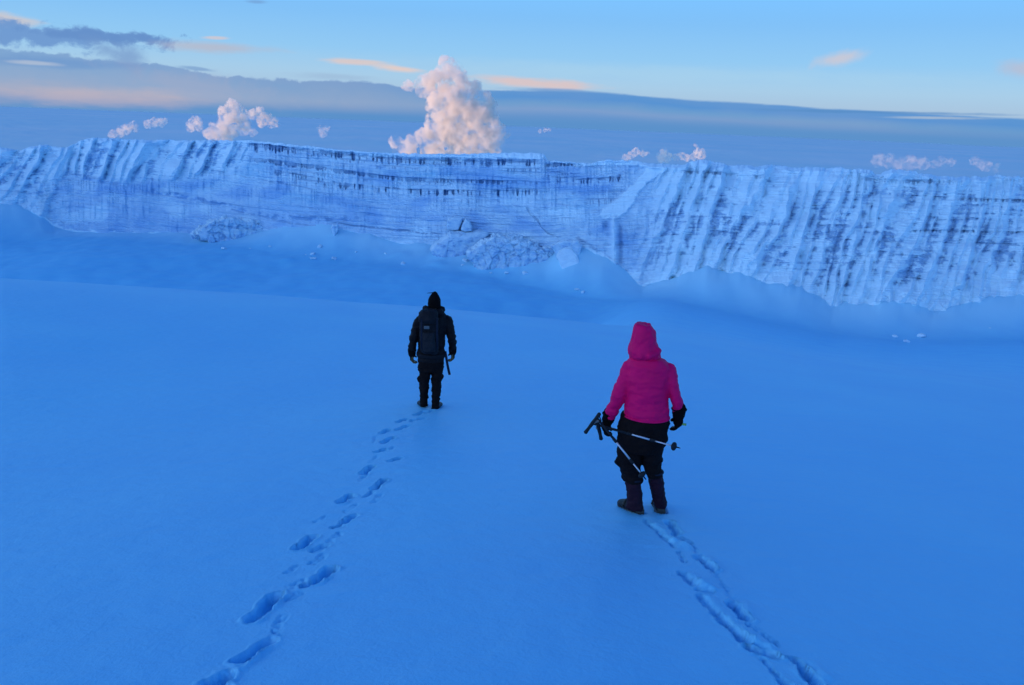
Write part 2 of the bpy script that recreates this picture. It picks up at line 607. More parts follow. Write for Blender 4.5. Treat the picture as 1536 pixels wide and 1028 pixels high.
# prints: start px, end px, half width (m), depth (m), right rim
PRINTS = [
    ((961, 770), (936, 760), .06, .03),
    ((412, 955), (424, 925), .045, .016), ((436, 880), (452, 872), .04, .015), ((470, 845), (486, 832), .045, .016), ((496, 812), (508, 800), .04, .016),
    ((520, 768), (532, 758), .035, .016), ((560, 755), (570, 742), .03, .014), ((556, 694), (566, 684), .035, .016), ((584, 676), (592, 670), .035, .016), ((992, 768), (990.5, 761), .06, .03), ((635.3, 608.5), (634, 605), .065, .04), ((653, 612.5), (654.5, 609), .065, .04),
    ((318, 1026), (338, 1014), .070, .07), ((364, 990), (401, 964), .066, .06), ((380, 930), (414, 893), .062, .085),
    ((300, 1060), (330, 1036), .075, .07),
    ((459, 878), (474, 874), .055, .07), ((478, 868), (497, 853), .062, .08), ((448, 822), (468, 806), .062, .08),
    ((474, 826), (486, 818), .055, .025), ((501, 791), (511, 789), .045, .07), ((514, 784), (532, 773), .05, .07),
    ((511, 753), (525, 744), .062, .07), ((548, 745), (558, 738), .035, .05), ((560, 734), (576, 720), .055, .065),
    ((544, 710), (558, 700), .06, .065), ((585, 692), (599, 687), .055, .06), ((567, 678), (579, 674), .055, .06),
    ((575, 664), (588, 657), .055, .06), ((572, 650), (582, 645), .055, .06), ((596, 645), (613, 638), .05, .055),
    ((597, 633), (609, 629), .05, .055), ((618, 631), (636, 628), .045, .05), ((624, 623), (637, 617), .05, .055),
    ((640, 619), (648, 616), .05, .05), ((474, 782), (487, 775), .028, .02), ((430, 860), (444, 850), .03, .02),
    ((560, 664), (563, 655), .03, .02), ((540, 722), (547, 714), .03, .025), ((446, 890), (430, 900), .05, .015),
    # right trail
    ((968, 780), (1011, 820), .030, .035), ((1004, 783), (1016, 799), .06, .06), ((1014, 803), (1034, 814), .045, .05),
    ((1050, 838), (1066, 852), .065, .07), ((1018, 829), (1026, 843), .03, .03), ((1023, 860), (1040, 877), .045, .06),
    ((1046, 885), (1070, 889), .03, .05), ((1050, 895), (1084, 932), .045, .055), ((1084, 932), (1120, 963), .05, .055),
    ((1098, 905), (1118, 927), .060, .075), ((1124, 936), (1165, 966), .035, .03), ((1128, 974), (1158, 984), .055, .06),
    ((1146, 992), (1176, 1022), .035, .035), ((1190, 990), (1212, 1012), .05, .07), ((1210, 1010), (1245, 1048), .065, .07),
    ((1176, 1022), (1220, 1070), .05, .04), ((1034, 815), (1052, 836), .03, .02), ((1070, 857), (1100, 900), .03, .018),
]
RIMS = [((983, 786), (1012, 812), .025, .03), ((1010, 812), (1034, 822), .035, .05), ((1040, 862), (1054, 880), .03, .04),
        ((1054, 878), (1070, 884), .04, .045), ((1064, 896), (1096, 930), .03, .02), ((1096, 930), (1132, 962), .028, .035),
        ((1132, 962), (1160, 972), .03, .045), ((1120, 905), (1128, 930), .022, .025), ((1068, 838), (1076, 856), .022, .025),
        ((1215, 992), (1240, 1015), .03, .03), ((426, 888), (412, 912), .02, .02), ((404, 972), (366, 1004), .02, .025),
        ((1160, 972), (1168, 985), .025, .03)]


def build_terrain():
    az_front = np.arange(-0.68, 0.68, 0.0019)
    az_rest = np.linspace(0.70, 2 * math.pi - 0.70, 150)
    az = np.concatenate([az_front, az_rest])
    r1 = np.exp(np.arange(math.log(1.3), math.log(24), 0.0036))
    r2 = np.exp(np.arange(math.log(24.1), math.log(165), 0.010))
    r3 = np.arange(166, 350, 1.1)
    r4 = np.exp(np.arange(math.log(352), math.log(1500), 0.04))
    r = np.concatenate([[0.02, 0.3, 0.6, 0.9, 1.1], r1, r2, r3, r4])
    A, Rr = np.meshgrid(az, r)
    X = Rr * np.sin(A)
    Y = Rr * np.cos(A)
    Z = terrain(X, Y)
    # footprints pressed into the snow
    nrow = np.searchsorted(r, 14.5)
    ncol = len(az_front)
    xs, ys = X[:nrow, :ncol], Y[:nrow, :ncol]
    D = np.zeros_like(xs)
    jx = 0.018 * perlin2(xs * 9, ys * 9) + 0.010 * perlin2(xs * 25, ys * 25 + 4)
    jy = 0.018 * perlin2(xs * 9 + 40, ys * 9) + 0.010 * perlin2(xs * 25 + 7, ys * 25)

    def capsule(p0, p1):
        a, b = hit(*p0)[:2], hit(*p1)[:2]
        ab = b - a
        L2 = max(float(ab @ ab), 1e-6)
        bx = (np.minimum(a, b) - 0.5, np.maximum(a, b) + 0.5)
        sel = (xs > bx[0][0]) & (xs < bx[1][0]) & (ys > bx[0][1]) & (ys < bx[1][1])
        x_ = xs[sel] + jx[sel]
        y_ = ys[sel] + jy[sel]
        t = np.clip(((x_ - a[0]) * ab[0] + (y_ - a[1]) * ab[1]) / L2, 0, 1)
        d = np.hypot(x_ - a[0] - ab[0] * t, y_ - a[1] - ab[1] * t)
        return sel, d, t, x_, y_
    for (p0, p1, w, dep) in PRINTS:
        dep = dep * (0.92 if w > .045 else 0.55)
        w = w * 0.80
        sel, d, t, x_, y_ = capsule(p0, p1)
        waist = 1 - 0.22 * np.exp(-((t - 0.42) / 0.18) ** 2)
        q = d / (w * waist)
        pit = dep * (1 - sstep(q, 0.66, 1.08)) * (0.86 + 0.14 * np.cos((t - 0.8) * 6))
        rough = 0.012 * perlin2(x_ * 22, y_ * 22) + 0.006 * perlin2(x_ * 50, y_ * 50) * (1 - sstep(q, 0.8, 1.2))
        rim = dep * 0.20 * np.exp(-((q - 1.28) / 0.22) ** 2) * (0.6 + 0.8 * perlin2(x_ * 7, y_ * 7))
        D[sel] = np.minimum(D[sel], 0) * 0 + np.where(pit > 0.002, np.minimum(D[sel], -pit + rough), D[sel] + np.clip(rim, 0, 1))
    for (p0, p1, w, h) in RIMS:
        sel, d, t, x_, y_ = capsule(p0, p1)
        D[sel] += h * 0.7 * np.exp(-(d / w) ** 2) * (0.8 + 0.5 * perlin2(x_ * 14, y_ * 14))
    # loose crumbs thrown up by the boots
    Z[:nrow, :ncol] += D
    near = np.exp(-(Rr / 14) ** 2)
    Z += np.exp(-(Rr / 30) ** 2) * 0.006 * (perlin2(X * 1.1 + 0.5 * Y, Y * 3.2 - X) + 0.6 * perlin2(X * 2.3 + Y, Y * 6.5 - 2 * X + 5))
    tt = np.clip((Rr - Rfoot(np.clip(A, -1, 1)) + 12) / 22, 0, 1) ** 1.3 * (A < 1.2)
    apron_pale = np.clip(tt * (0.85 + 0.25 * perlin2(A * 22, Rr * 0.05)), 0, 1)  # snow colour turns paler up the apron towards the cliff
    Z += near * (0.0035 * fbm2(X * 2.5, Y * 2.5, 3))
    return grid_mesh('snow_ground', np.stack([X, Y, Z], -1), M_SNOW, wrap=True, kind='structure', attrs=dict(apron_pale=apron_pale))


build_terrain()


# ------------------------------------------------------------------ the ice cliff
def polyline_dist(px, py, pts, bound=30):
    """signed vertical distance to a polyline y(x), nan outside its x range"""
    x = np.array([p[0] for p in pts], float)
    y = np.array([p[1] for p in pts], float)
    d = py - np.interp(px, x, y)
    ins = sstep(px, x[0] - 6, x[0] + 6) * (1 - sstep(px, x[-1] - 6, x[-1] + 6))
    return d, ins


def seg_dist(px, py, pts):
    best = np.full(px.shape, 1e9)
    for (x0, y0), (x1, y1) in zip(pts[:-1], pts[1:]):
        dx, dy = x1 - x0, y1 - y0
        t = np.clip(((px - x0) * dx + (py - y0) * dy) / (dx * dx + dy * dy), 0, 1)
        best = np.minimum(best, np.hypot(px - x0 - dx * t, py - y0 - dy * t))
    return best


def ice_material():
    m = bpy.data.materials.new('glacier_ice')
    m.use_nodes = True
    nt = m.node_tree
    N, L = nt.nodes, nt.links
    b = N['Principled BSDF']
    b.inputs['Roughness'].default_value = 0.5
    b.inputs['Specular IOR Level'].default_value = 0.35

    def at(n):
        a = N.new('ShaderNodeAttribute')
        a.attribute_name = n
        return a.outputs['Fac']

    def mix(f, a, c_):
        n = N.new('ShaderNodeMix')
        n.data_type = 'RGBA'
        L.new(f, n.inputs[0])
        for s, v in ((6, a), (7, c_)):
            if isinstance(v, tuple):
                n.inputs[s].default_value = (*v, 1)
            else:
                L.new(v, n.inputs[s])
        return n.outputs[2]
    g = N.new('ShaderNodeNewGeometry')
    mp = N.new('ShaderNodeMapping')
    mp.inputs['Scale'].default_value = (1, 1, 3.5)
    L.new(g.outputs['Position'], mp.inputs['Vector'])
    n1 = N.new('ShaderNodeTexNoise')
    n1.inputs['Scale'].default_value = 0.6
    n1.inputs['Detail'].default_value = 8
    n1.inputs['Roughness'].default_value = 0.7
    L.new(mp.outputs[0], n1.inputs['Vector'])
    mr = N.new('ShaderNodeMapRange')
    mr.inputs[1].default_value = 0.35
    mr.inputs[2].default_value = 0.7
    L.new(n1.outputs[0], mr.inputs[0])
    ice = mix(mr.outputs[0], (0.44, 0.66, 0.86), (0.72, 0.87, 0.97))
    ice = mix(at('cyan'), ice, (0.33, 0.66, 0.88))
    ice = mix(at('dark_ice'), ice, (0.22, 0.46, 0.80))
    col = mix(at('snow'), ice, (0.70, 0.89, 0.99))
    col = mix(at('dirt_gap'), col, (0.08, 0.19, 0.40))
    L.new(col, b.inputs['Base Color'])
    bp = N.new('ShaderNodeBump')
    bp.inputs['Distance'].default_value = 0.5
    bp.inputs['Strength'].default_value = 0.5
    L.new(n1.outputs[0], bp.inputs['Height'])
    inv = N.new('ShaderNodeMath')
    inv.operation = 'MULTIPLY_ADD'
    L.new(at('snow'), inv.inputs[0])
    inv.inputs[1].default_value = -0.42
    inv.inputs[2].default_value = 0.5
    L.new(inv.outputs[0], bp.inputs['Strength'])
    L.new(bp.outputs[0], b.inputs['Normal'])
    return m


M_ICE = ice_material()


def build_cliff():
    pxs = np.linspace(-260, 1800, 2300)
    a0 = az_tan(-260, 300)[0]
    a1 = az_tan(1800, 300)[0]
    az = np.linspace(a0, a1, 2300)
    v = np.concatenate([np.linspace(-0.25, -0.02, 10), np.linspace(0, 1, 330)])
    A, V = np.meshgrid(az, v)
    rb = Rbase(A)
    # how far the face leans back, by part of the cliff
    px_c, _ = project(np.sin(az) * 250, np.cos(az) * 250, np.full_like(az, -30.0))
    sb = np.interp(px_c, [-100, 60, 300, 420, 800, 900, 1000, 1150, 1536], [20, 20, 16, 9, 9, 13, 20, 26, 28])
    SB = np.broadcast_to(sb, A.shape)
    zt = f_top(A) * (rb + SB)
    zc = f_cont(A) * rb
    zb = zc - 1.0
    Vc = np.clip(V, 0, 1)
    r0 = rb + SB * Vc ** 1.15
    Z = zb + (zt - zb) * V
    X, Y = np.sin(A) * r0, np.cos(A) * r0
    PX, PY = project(X, Y, Z)
    H = (zt - zb)
    wob = 5 * perlin2(PX * 0.008, PY * 0.0) + 1.5 * perlin2(PX * 0.04, PY * 0.02)
    # ---- strata
    strat_y = (PY - np.interp(PX, [0, 110, 400, 620, 820, 1024, 1536], [0, -14, 18, 36, 44, 34, 52])) + wob * 0.5
    s1 = perlin2(PX * 0.004, strat_y * 0.16) * 0.5 + perlin2(PX * 0.010 + 5, strat_y * 0.42) * 0.5
    s2 = perlin2(PX * 0.02 + 7, strat_y * 0.8)
    steep = np.interp(PX, [-100, 250, 400, 800, 960, 1100], [0.35, 0.3, 0, 0, 0.5, 1.0])      # fluted snow parts
    upperleft = sstep(-(PX - 395), -15, 60) * sstep(-(PY - np.interp(PX, [0, 110, 170, 267, 333, 400], [305, 262, 272, 268, 262, 240])), -12, 12)
    flutew = np.clip(np.maximum(upperleft, sstep(PX, 930, 1020)), 0, 1)
    flutew = np.maximum(flutew, sstep(-(PX - 110), 0, 60) * 0.8)
    # ---- diagonal flutes (run down to the left)
    lean = np.where(PX > 700, 0.36, 0.50) + 0.10 * perlin2(PX * 0.006, PX * 0.0 + 2)
    fx = PX + PY * lean + 5 * perlin2(PX * 0.012, PY * 0.010)
    f1 = ridged2(fx * 0.020, PY * 0.0045 + 3, 2, 0.6)
    f2 = ridged2(fx * 0.055 + 8, PY * 0.012 + 9, 3, 0.6)
    f3 = ridged2((PX + PY * 0.2) * 0.13, PY * 0.02, 3, 0.6)
    def ribs(ph, seed, sharp=0.72):
        ph = ph + 0.45 * perlin2(PX * 0.013 + seed, PY * 0.003) + 0.16 * perlin2(PX * 0.05, PY * 0.05 + seed)
        cell = np.floor(ph)
        fr = ph - cell
        saw = np.where(fr < sharp, fr / sharp, (1 - fr) / (1 - sharp))
        amp = 0.45 + 0.9 * np.abs(perlin2(cell * 0.73 + seed, PY * 0.022 + cell * 3.1)) * 1.6
        return saw * np.clip(amp, 0.2, 1.25)
    w1 = ribs(fx / 43, 3.3, 0.8)
    w2 = ribs((fx + 14 * perlin2(PX * 0.02, PY * 0.01)) / 19, 9.1, 0.75)
    w3 = ribs(fx / 9, 1.7, 0.6)
    d = flutew * (3.3 * (w1 - 0.4) + 1.9 * (w2 - 0.4) + 0.45 * fbm2(PX * 0.04, PY * 0.05, 2))
    rough_ice = flutew * (0.5 * (w3 - 0.4) + 0.4 * (f3 - 0.5) + 0.9 * fbm2(PX * 0.07, PY * 0.10, 4) + 0.6 * s2)
    # ---- large relief of the smooth face
    d = d + 2.5 * perlin2(PX * 0.0075 + 1, PY * 0.006) + 1.0 * perlin2(PX * 0.02, PY * 0.016 + 5) + 0.35 * fbm2(PX * 0.06, PY * 0.05, 4)
    d = d + 0.75 * s1 * (1 - 0.5 * flutew) + 0.18 * s2 + 0.25 * np.round(2.5 * s1) / 2.5 * (1 - flutew)
    col = perlin2(PX * 0.16, PY * 0.015) * 0.5 + perlin2(PX * 0.36, PY * 0.03) * 0.5       # vertical runnels
    d = d + (0.42 + 0.5 * (1 - sstep(PY, 270, 330)) * (1 - flutew)) * col * (1 - 0.5 * flutew) * (0.4 + 0.9 * sstep(perlin2(PX * 0.02 + 60, PY * 0.03), -0.3, 0.4))
    # ---- colour masks
    edge_noise = fbm2(PX * 0.09, PY * 0.13, 4)
    nrm = 0.66 * w1 + 0.5 * w2 + 0.12 * w3 + 0.42 * edge_noise + 0.56 + 0.45 * perlin2(PX * 0.018 + 3, PY * 0.02)
    nrm = nrm + np.interp(PY, [200, 270, 300, 350, 400, 430, 470, 520], [0.45, 0.30, 0.02, -0.10, -0.02, 0.05, 0.35, 0.6]) * (PX > 700)
    nrm = nrm + 0.75 * sstep(PY - np.interp(PX, [p[0] for p in contact_line], [p[1] for p in contact_line]), -46, 0) * (PX > 900)
    nrm = nrm + 0.30 * sstep(s1 + 0.4 * s2, 0.1, 0.5) - 0.28 * sstep(-s1 - 0.4 * s2, 0.1, 0.5)
    snow = sstep(nrm, 0.68, 0.95) * flutew  # snow on the ribs, also painting their left flanks as lit
    d = d + rough_ice * (1 - 0.8 * snow)
    topd = PY - np.interp(PX, [p[0] for p in top_line], [p[1] for p in top_line])
    dirt_gap = np.zeros_like(d)
    dark_ice = sstep(s1 * 0.6 + s2 * 0.3 + 0.25 * edge_noise, 0.12, 0.6) * 0.55
    dark_ice = np.maximum(dark_ice, flutew * (1 - snow) * (0.50 + 0.3 * edge_noise + 0.25 * s1))  # bare dark ice, also painting the shaded right flanks of the ribs
    cyan = np.zeros_like(d)
    # fine horizontal layering, strongest on the fluted right wall
    lay = sstep(perlin2(PX * 0.006 + 3, strat_y * 0.75) + 0.35 * edge_noise, 0.30, 0.62)
    dirt_gap = np.maximum(dirt_gap, lay * 0.6 * (1 - snow) * np.interp(PX, [400, 900, 1000, 1200], [0.22, 0.35, 0.6, 0.8]))
    # rock-dark specks between the flutes
    band = np.exp(-((PY - np.interp(PX, [1000, 1536], [325, 345])) / 26) ** 2) + 0.8 * np.exp(-((PY - np.interp(PX, [1000, 1250, 1536], [385, 440, 420])) / 26) ** 2)
    sp_ = sstep(fbm2(PX * 0.11 + 40, PY * 0.22, 4) + 0.3 * s2 - 0.25 * f3, 0.18, 0.55)
    dirt_gap = np.maximum(dirt_gap, sp_ * sstep(PX, 930, 1000) * np.clip(0.25 + band, 0, 1) * (1 - 0.85 * snow) * 0.7)
    sp2 = sstep(fbm2(PX * 0.12 + 4, PY * 0.17, 4) - 0.2 * f2, 0.22, 0.6)
    dirt_gap = np.maximum(dirt_gap, sp2 * upperleft * (1 - 0.85 * snow) * 0.6)
    sp3 = sstep(fbm2(PX * 0.10 + 14, PY * 0.2, 4), 0.30, 0.7)
    dirt_gap = np.maximum(dirt_gap, sp3 * (1 - sstep(PX, 60, 130)) * (1 - 0.75 * snow) * 0.6)
    # teeth rows
    teeth_n = perlin2(PX * 0.24, PX * 0.013 + PY * 0.02) + 0.45 * perlin2(PX * 0.6 + 9, PY * 0.05 + 2) + 0.35 * perlin2(PX * 0.03 + 5, PY * 0.05) - 0.1
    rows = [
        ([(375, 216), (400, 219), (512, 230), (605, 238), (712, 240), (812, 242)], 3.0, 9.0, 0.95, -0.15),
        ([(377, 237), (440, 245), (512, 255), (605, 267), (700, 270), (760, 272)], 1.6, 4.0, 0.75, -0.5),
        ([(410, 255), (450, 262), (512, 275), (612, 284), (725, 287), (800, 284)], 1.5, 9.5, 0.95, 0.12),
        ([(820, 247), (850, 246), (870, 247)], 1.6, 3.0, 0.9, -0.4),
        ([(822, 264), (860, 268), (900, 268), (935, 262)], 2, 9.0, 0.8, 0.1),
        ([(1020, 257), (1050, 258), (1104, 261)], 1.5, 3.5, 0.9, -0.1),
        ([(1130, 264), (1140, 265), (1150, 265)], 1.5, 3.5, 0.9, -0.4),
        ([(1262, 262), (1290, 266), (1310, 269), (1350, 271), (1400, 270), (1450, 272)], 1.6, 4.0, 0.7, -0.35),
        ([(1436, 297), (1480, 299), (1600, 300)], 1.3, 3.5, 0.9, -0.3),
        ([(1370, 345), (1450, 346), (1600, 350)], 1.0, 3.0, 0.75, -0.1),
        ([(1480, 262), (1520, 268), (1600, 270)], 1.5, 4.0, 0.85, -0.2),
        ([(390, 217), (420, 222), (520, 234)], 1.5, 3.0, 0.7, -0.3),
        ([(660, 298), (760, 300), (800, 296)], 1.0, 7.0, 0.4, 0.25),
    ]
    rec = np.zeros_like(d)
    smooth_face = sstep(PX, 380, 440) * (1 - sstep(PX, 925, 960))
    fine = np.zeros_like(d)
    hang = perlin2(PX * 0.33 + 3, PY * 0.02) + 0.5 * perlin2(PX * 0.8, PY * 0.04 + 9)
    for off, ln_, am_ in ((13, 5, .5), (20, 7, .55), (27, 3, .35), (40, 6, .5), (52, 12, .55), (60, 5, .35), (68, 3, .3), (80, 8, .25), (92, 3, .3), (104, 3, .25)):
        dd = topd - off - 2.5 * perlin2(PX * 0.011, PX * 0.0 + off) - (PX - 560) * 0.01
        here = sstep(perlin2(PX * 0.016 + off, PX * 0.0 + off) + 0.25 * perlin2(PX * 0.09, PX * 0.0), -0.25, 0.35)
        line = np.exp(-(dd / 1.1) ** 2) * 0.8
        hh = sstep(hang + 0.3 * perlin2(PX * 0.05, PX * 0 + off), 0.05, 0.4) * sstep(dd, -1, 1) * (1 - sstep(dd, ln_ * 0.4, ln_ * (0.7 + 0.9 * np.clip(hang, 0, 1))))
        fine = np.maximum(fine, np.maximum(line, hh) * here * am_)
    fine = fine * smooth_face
    dirt_gap = np.maximum(dirt_gap, fine)
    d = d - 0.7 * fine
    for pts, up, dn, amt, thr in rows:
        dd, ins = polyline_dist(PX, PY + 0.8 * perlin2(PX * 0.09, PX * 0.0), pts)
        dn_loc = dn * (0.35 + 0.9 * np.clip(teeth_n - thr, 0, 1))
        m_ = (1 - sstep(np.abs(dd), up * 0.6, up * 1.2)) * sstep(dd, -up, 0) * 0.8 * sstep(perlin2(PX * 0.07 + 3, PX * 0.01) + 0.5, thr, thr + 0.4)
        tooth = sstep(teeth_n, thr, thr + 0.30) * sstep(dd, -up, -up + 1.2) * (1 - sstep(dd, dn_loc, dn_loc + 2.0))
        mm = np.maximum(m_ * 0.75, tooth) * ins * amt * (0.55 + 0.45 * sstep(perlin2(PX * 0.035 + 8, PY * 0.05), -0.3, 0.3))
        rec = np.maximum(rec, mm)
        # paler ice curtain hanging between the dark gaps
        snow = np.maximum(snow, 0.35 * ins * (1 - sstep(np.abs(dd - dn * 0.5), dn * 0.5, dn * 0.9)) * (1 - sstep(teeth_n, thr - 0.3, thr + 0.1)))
    dirt_gap = np.maximum(dirt_gap, rec)
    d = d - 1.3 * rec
    # thin brownish dirt layers of the smooth left face
    for pts, th, amt in [
        ([(105, 260), (167, 277), (267, 293), (333, 308), (393, 323), (467, 328), (540, 330)], 4.5, 0.75),
        ([(350, 262), (420, 274), (470, 284)], 1.2, 0.5),
        ([(500, 335), (595, 345), (660, 352)], 1.3, 0.8),
        ([(300, 300), (360, 318), (440, 335), (500, 342)], 2.0, 0.4),
        ([(0, 285), (40, 290)], 2.0, 0.6),
        ([(560, 280), (700, 292)], 1.2, 0.35),
        ([(1000, 337), (1100, 350), (1300, 343), (1536, 343)], 1.2, 0.45), ([(1000, 352), (1200, 362), (1536, 365)], 1.2, 0.5),
        ([(1000, 300), (1536, 318)], 1.0, 0.35), ([(1050, 372), (1300, 378), (1536, 377)], 1.3, 0.5),
        ([(1150, 400), (1300, 412), (1536, 398)], 1.1, 0.35), ([(1200, 424), (1400, 421), (1536, 418)], 1.4, 0.55),
        ([(1230, 452), (1420, 457), (1536, 440)], 1.3, 0.4), ([(1200, 330), (1536, 330)], 0.9, 0.35), ([(1300, 385), (1536, 388)], 0.9, 0.4)]:
        dd, ins = polyline_dist(PX, PY + wob * 0.25 + 1.2 * perlin2(PX * 0.05, PY * 0), pts)
        m_ = (1 - sstep(np.abs(dd + 0.4 * th * edge_noise), th * 0.4, th * 1.3)) * ins * sstep(edge_noise + 0.5 * perlin2(PX * 0.03, PY * 0.03), -0.55, 0.1)
        right_snow = np.where(PX > 950, 1 - 0.8 * snow, 1.0)
        if th > 2.5:
            dark_ice = np.maximum(dark_ice, m_ * amt)
            dirt_gap = np.maximum(dirt_gap, m_ * 0.35 * sstep(edge_noise, 0.0, 0.4))
        else:
            dirt_gap = np.maximum(dirt_gap, m_ * amt * 0.8 * right_snow)
        d = d - 0.35 * m_ * amt
    # darker, older ice low on the left
    dark_ice = np.maximum(dark_ice, 0.35 * (1 - sstep(PX, 480, 640)) * sstep(PY, 285, 320) * (1 - snow))
    tone = perlin2(PX * 0.009 + 77, PY * 0.02 + 7) + 0.5 * perlin2(PX * 0.03, PY * 0.045 + 3)
    dark_ice = np.maximum(dark_ice, 0.65 * sstep(tone, -0.05, 0.5) * (1 - flutew) * (1 - snow))
    snow = np.maximum(snow, 0.75 * sstep(-tone, 0.15, 0.55) * (1 - flutew))
    # cyan clean ice
    for (cx, cy, wx, wy, am) in [(375, 252, 40, 22, 0.9), (300, 275, 60, 16, 0.5), (760, 280, 40, 35, 0.7), (640, 262, 120, 9, 0.6),
                                 (860, 310, 50, 35, 0.5), (450, 300, 70, 16, 0.6), (150, 240, 30, 14, 0.5)]:
        cyan = np.maximum(cyan, am * np.exp(-((PX - cx) / wx) ** 2 - ((PY - cy) / wy) ** 2) * (0.7 + 0.5 * edge_noise))
    cyan = np.clip(cyan, 0, 1)
    # crack
    ck = seg_dist(PX + 1.5 * edge_noise, PY, [(790, 312), (796, 322), (806, 330), (810, 338), (822, 350), (838, 357)])
    cm = 1 - sstep(ck + 1.3 * edge_noise, 0.0, 1.5)
    dirt_gap = np.maximum(dirt_gap, cm * 0.28)  # crack darkened in the colour as well as recessed
    d = d - 0.7 * cm
    # lower parting line above the rubble
    ck = seg_dist(PX, PY + 1.5 * edge_noise, [(735, 353), (760, 357), (790, 362), (812, 372)])
    dirt_gap = np.maximum(dirt_gap, (1 - sstep(ck, 1.0, 3.0)) * 0.8)
    ck = seg_dist(PX, PY + 2 * edge_noise, [(868, 358), (885, 370), (905, 383), (925, 396)])
    dirt_gap = np.maximum(dirt_gap, (1 - sstep(ck, 1.0, 5.0)) * 0.55)
    # the big snow gully
    gx = np.interp(PY, [240, 250, 262, 280, 300, 315, 326, 332], [975, 970, 962, 945, 922, 903, 895, 905])
    gx2 = np.interp(PY, [240, 248, 256, 270, 290, 310, 326, 332], [1010, 1006, 1000, 978, 958, 948, 930, 915])
    e_ = 3.0 * edge_noise
    gm = sstep(PX - gx + e_, -2, 3) * (1 - sstep(PX - gx2 + e_, -3, 2)) * (1 - sstep(PY + 9 * edge_noise, 322, 332))
    cap = sstep(PX, 955, 975) * (1 - sstep(PX, 1000, 1010)) * (1 - sstep(topd, 3, 7))
    gm = np.maximum(gm, cap)
    snow = np.maximum(snow, gm)
    dirt_gap = dirt_gap * (1 - gm)
    dark_ice = dark_ice * (1 - gm)
    d = d * (1 - 0.6 * gm) + 0.7 * gm
    # frozen fall below the gully
    fm = np.exp(-((PX - 921) / 5.0) ** 2) * sstep(PY, 322, 334) * (1 - sstep(PY, 392, 402))
    d = d + 1.8 * fm
    snow = np.maximum(snow, 0.8 * fm)
    dirt_gap = dirt_gap * (1 - fm)
    dk = np.exp(-((PX - 931) / 3.0) ** 2) * sstep(PY, 330, 345) * (1 - sstep(PY, 392, 402))
    dk2 = np.exp(-((PX - 909) / 4.0) ** 2 - ((PY - 338) / 7) ** 2)
    dirt_gap = np.maximum(dirt_gap, 0.35 * dk)  # hollows beside the frozen fall darkened in the colour too
    dirt_gap = np.maximum(dirt_gap, 0.5 * dk2)
    d = d - 1.0 * dk - 1.0 * dk2
    # snow cornices: soft caps on the rim
    capw = np.interp(PX, [-50, 60, 130, 400, 520, 600, 690, 812, 824, 900, 1000, 1060, 1140, 1180, 1260, 1300, 1450, 1536], [12, 14, 10, 5, 6, 8, 11, 12, 3, 7, 10, 14, 16, 34, 28, 13, 12, 12])
    cm = 1 - sstep(topd + 2.5 * edge_noise, capw * 0.55, capw * 1.05)
    cm = cm * np.interp(PX, [0, 100, 200, 400, 430], [0.8, 0.8, 0.8, 0.8, 1])
    d = d + 0.9 * cm
    snow = np.maximum(snow, cm)
    dirt_gap = dirt_gap * (1 - 0.9 * cm)
    dark_ice = dark_ice * (1 - cm)
    # smooth snow slope near 1150-1260
    sm = np.exp(-((PX - 1215) / 45) ** 2 - ((PY - 268) / 20) ** 2)
    snow = np.maximum(snow, np.clip(sm * 1.4, 0, 1))
    dirt_gap = dirt_gap * (1 - np.clip(sm * 1.3, 0, 1))
    d = d * (1 - 0.5 * sm)
    # snow gathered at the foot
    cont = np.interp(PX, [p[0] for p in contact_line], [p[1] for p in contact_line])
    fm = sstep(PY - cont + 9 * edge_noise * np.where(PX > 930, 1.8, 0.5) + np.where(PX > 930, 22 * (w1 - 0.5), 0), -np.where(PX > 940, 20, 3), 2)
    snow = np.maximum(snow, fm)
    dirt_gap = dirt_gap * (1 - 0.85 * fm)
    d = d * (1 - 0.5 * fm)
    # overhang ledge above the rubble at the left centre
    snow = np.clip(snow, 0, 1)
    dirt_gap = dirt_gap * (1 - 0.35 * flutew)
    dark_ice = dark_ice * (1 - 0.25 * flutew)
    # apply: outwards (to the viewer) and slightly up
    rim_fade = 1 - sstep(V, 0.97, 1.0) * 0.6
    R2 = r0 - d * rim_fade
    Z2 = Z + 0.12 * d * rim_fade * (1 - sstep(V, 0.9, 1.0))
    X, Y = np.sin(A) * R2, np.cos(A) * R2
    # fine skyline roughness
    rim_up = sstep(V, 0.93, 1.0) * (0.7 * perlin2(PX * 0.028, PX * 0.0 + 4) * (PX > 830) + 0.3 * fbm2(PX * 0.12, PX * 0.01, 4) + 0.1 * perlin2(PX * 0.5, PX * 0.02))
    Z2 = Z2 + rim_up
    P = np.stack([X, Y, Z2], -1)
    # plateau behind the rim
    back = [0.6, 1.6, 3.5, 7, 14, 30, 60, 120, 250, 500, 900, 1400]
    rowsP = []
    ez = Z2[-1]
    er = np.hypot(X[-1], Y[-1])
    for b in back:
        rr = er + b
        zz_ = ez + 0.25 * (1 - math.exp(-b / 1.5)) - 0.085 * b - 0.00012 * b * b + 0.3 * perlin2(az * 60, np.full_like(az, b * 0.1)) * min(1, b / 10) * 0
        rowsP.append(np.stack([np.sin(az) * rr, np.cos(az) * rr, zz_], -1))
    P = np.concatenate([P, np.array(rowsP)], 0)
    n = len(back)

    def ext(a, val):
        return np.concatenate([a, np.full((n, a.shape[1]), val)], 0)
    at = dict(snow=ext(np.clip(snow, 0, 1), 1), dirt_gap=ext(np.clip(dirt_gap, 0, 1), 0), dark_ice=ext(np.clip(dark_ice, 0, 1), 0), cyan=ext(cyan, 0))
    return grid_mesh('ice_cliff', P, M_ICE, kind='structure', attrs=at)


build_cliff()


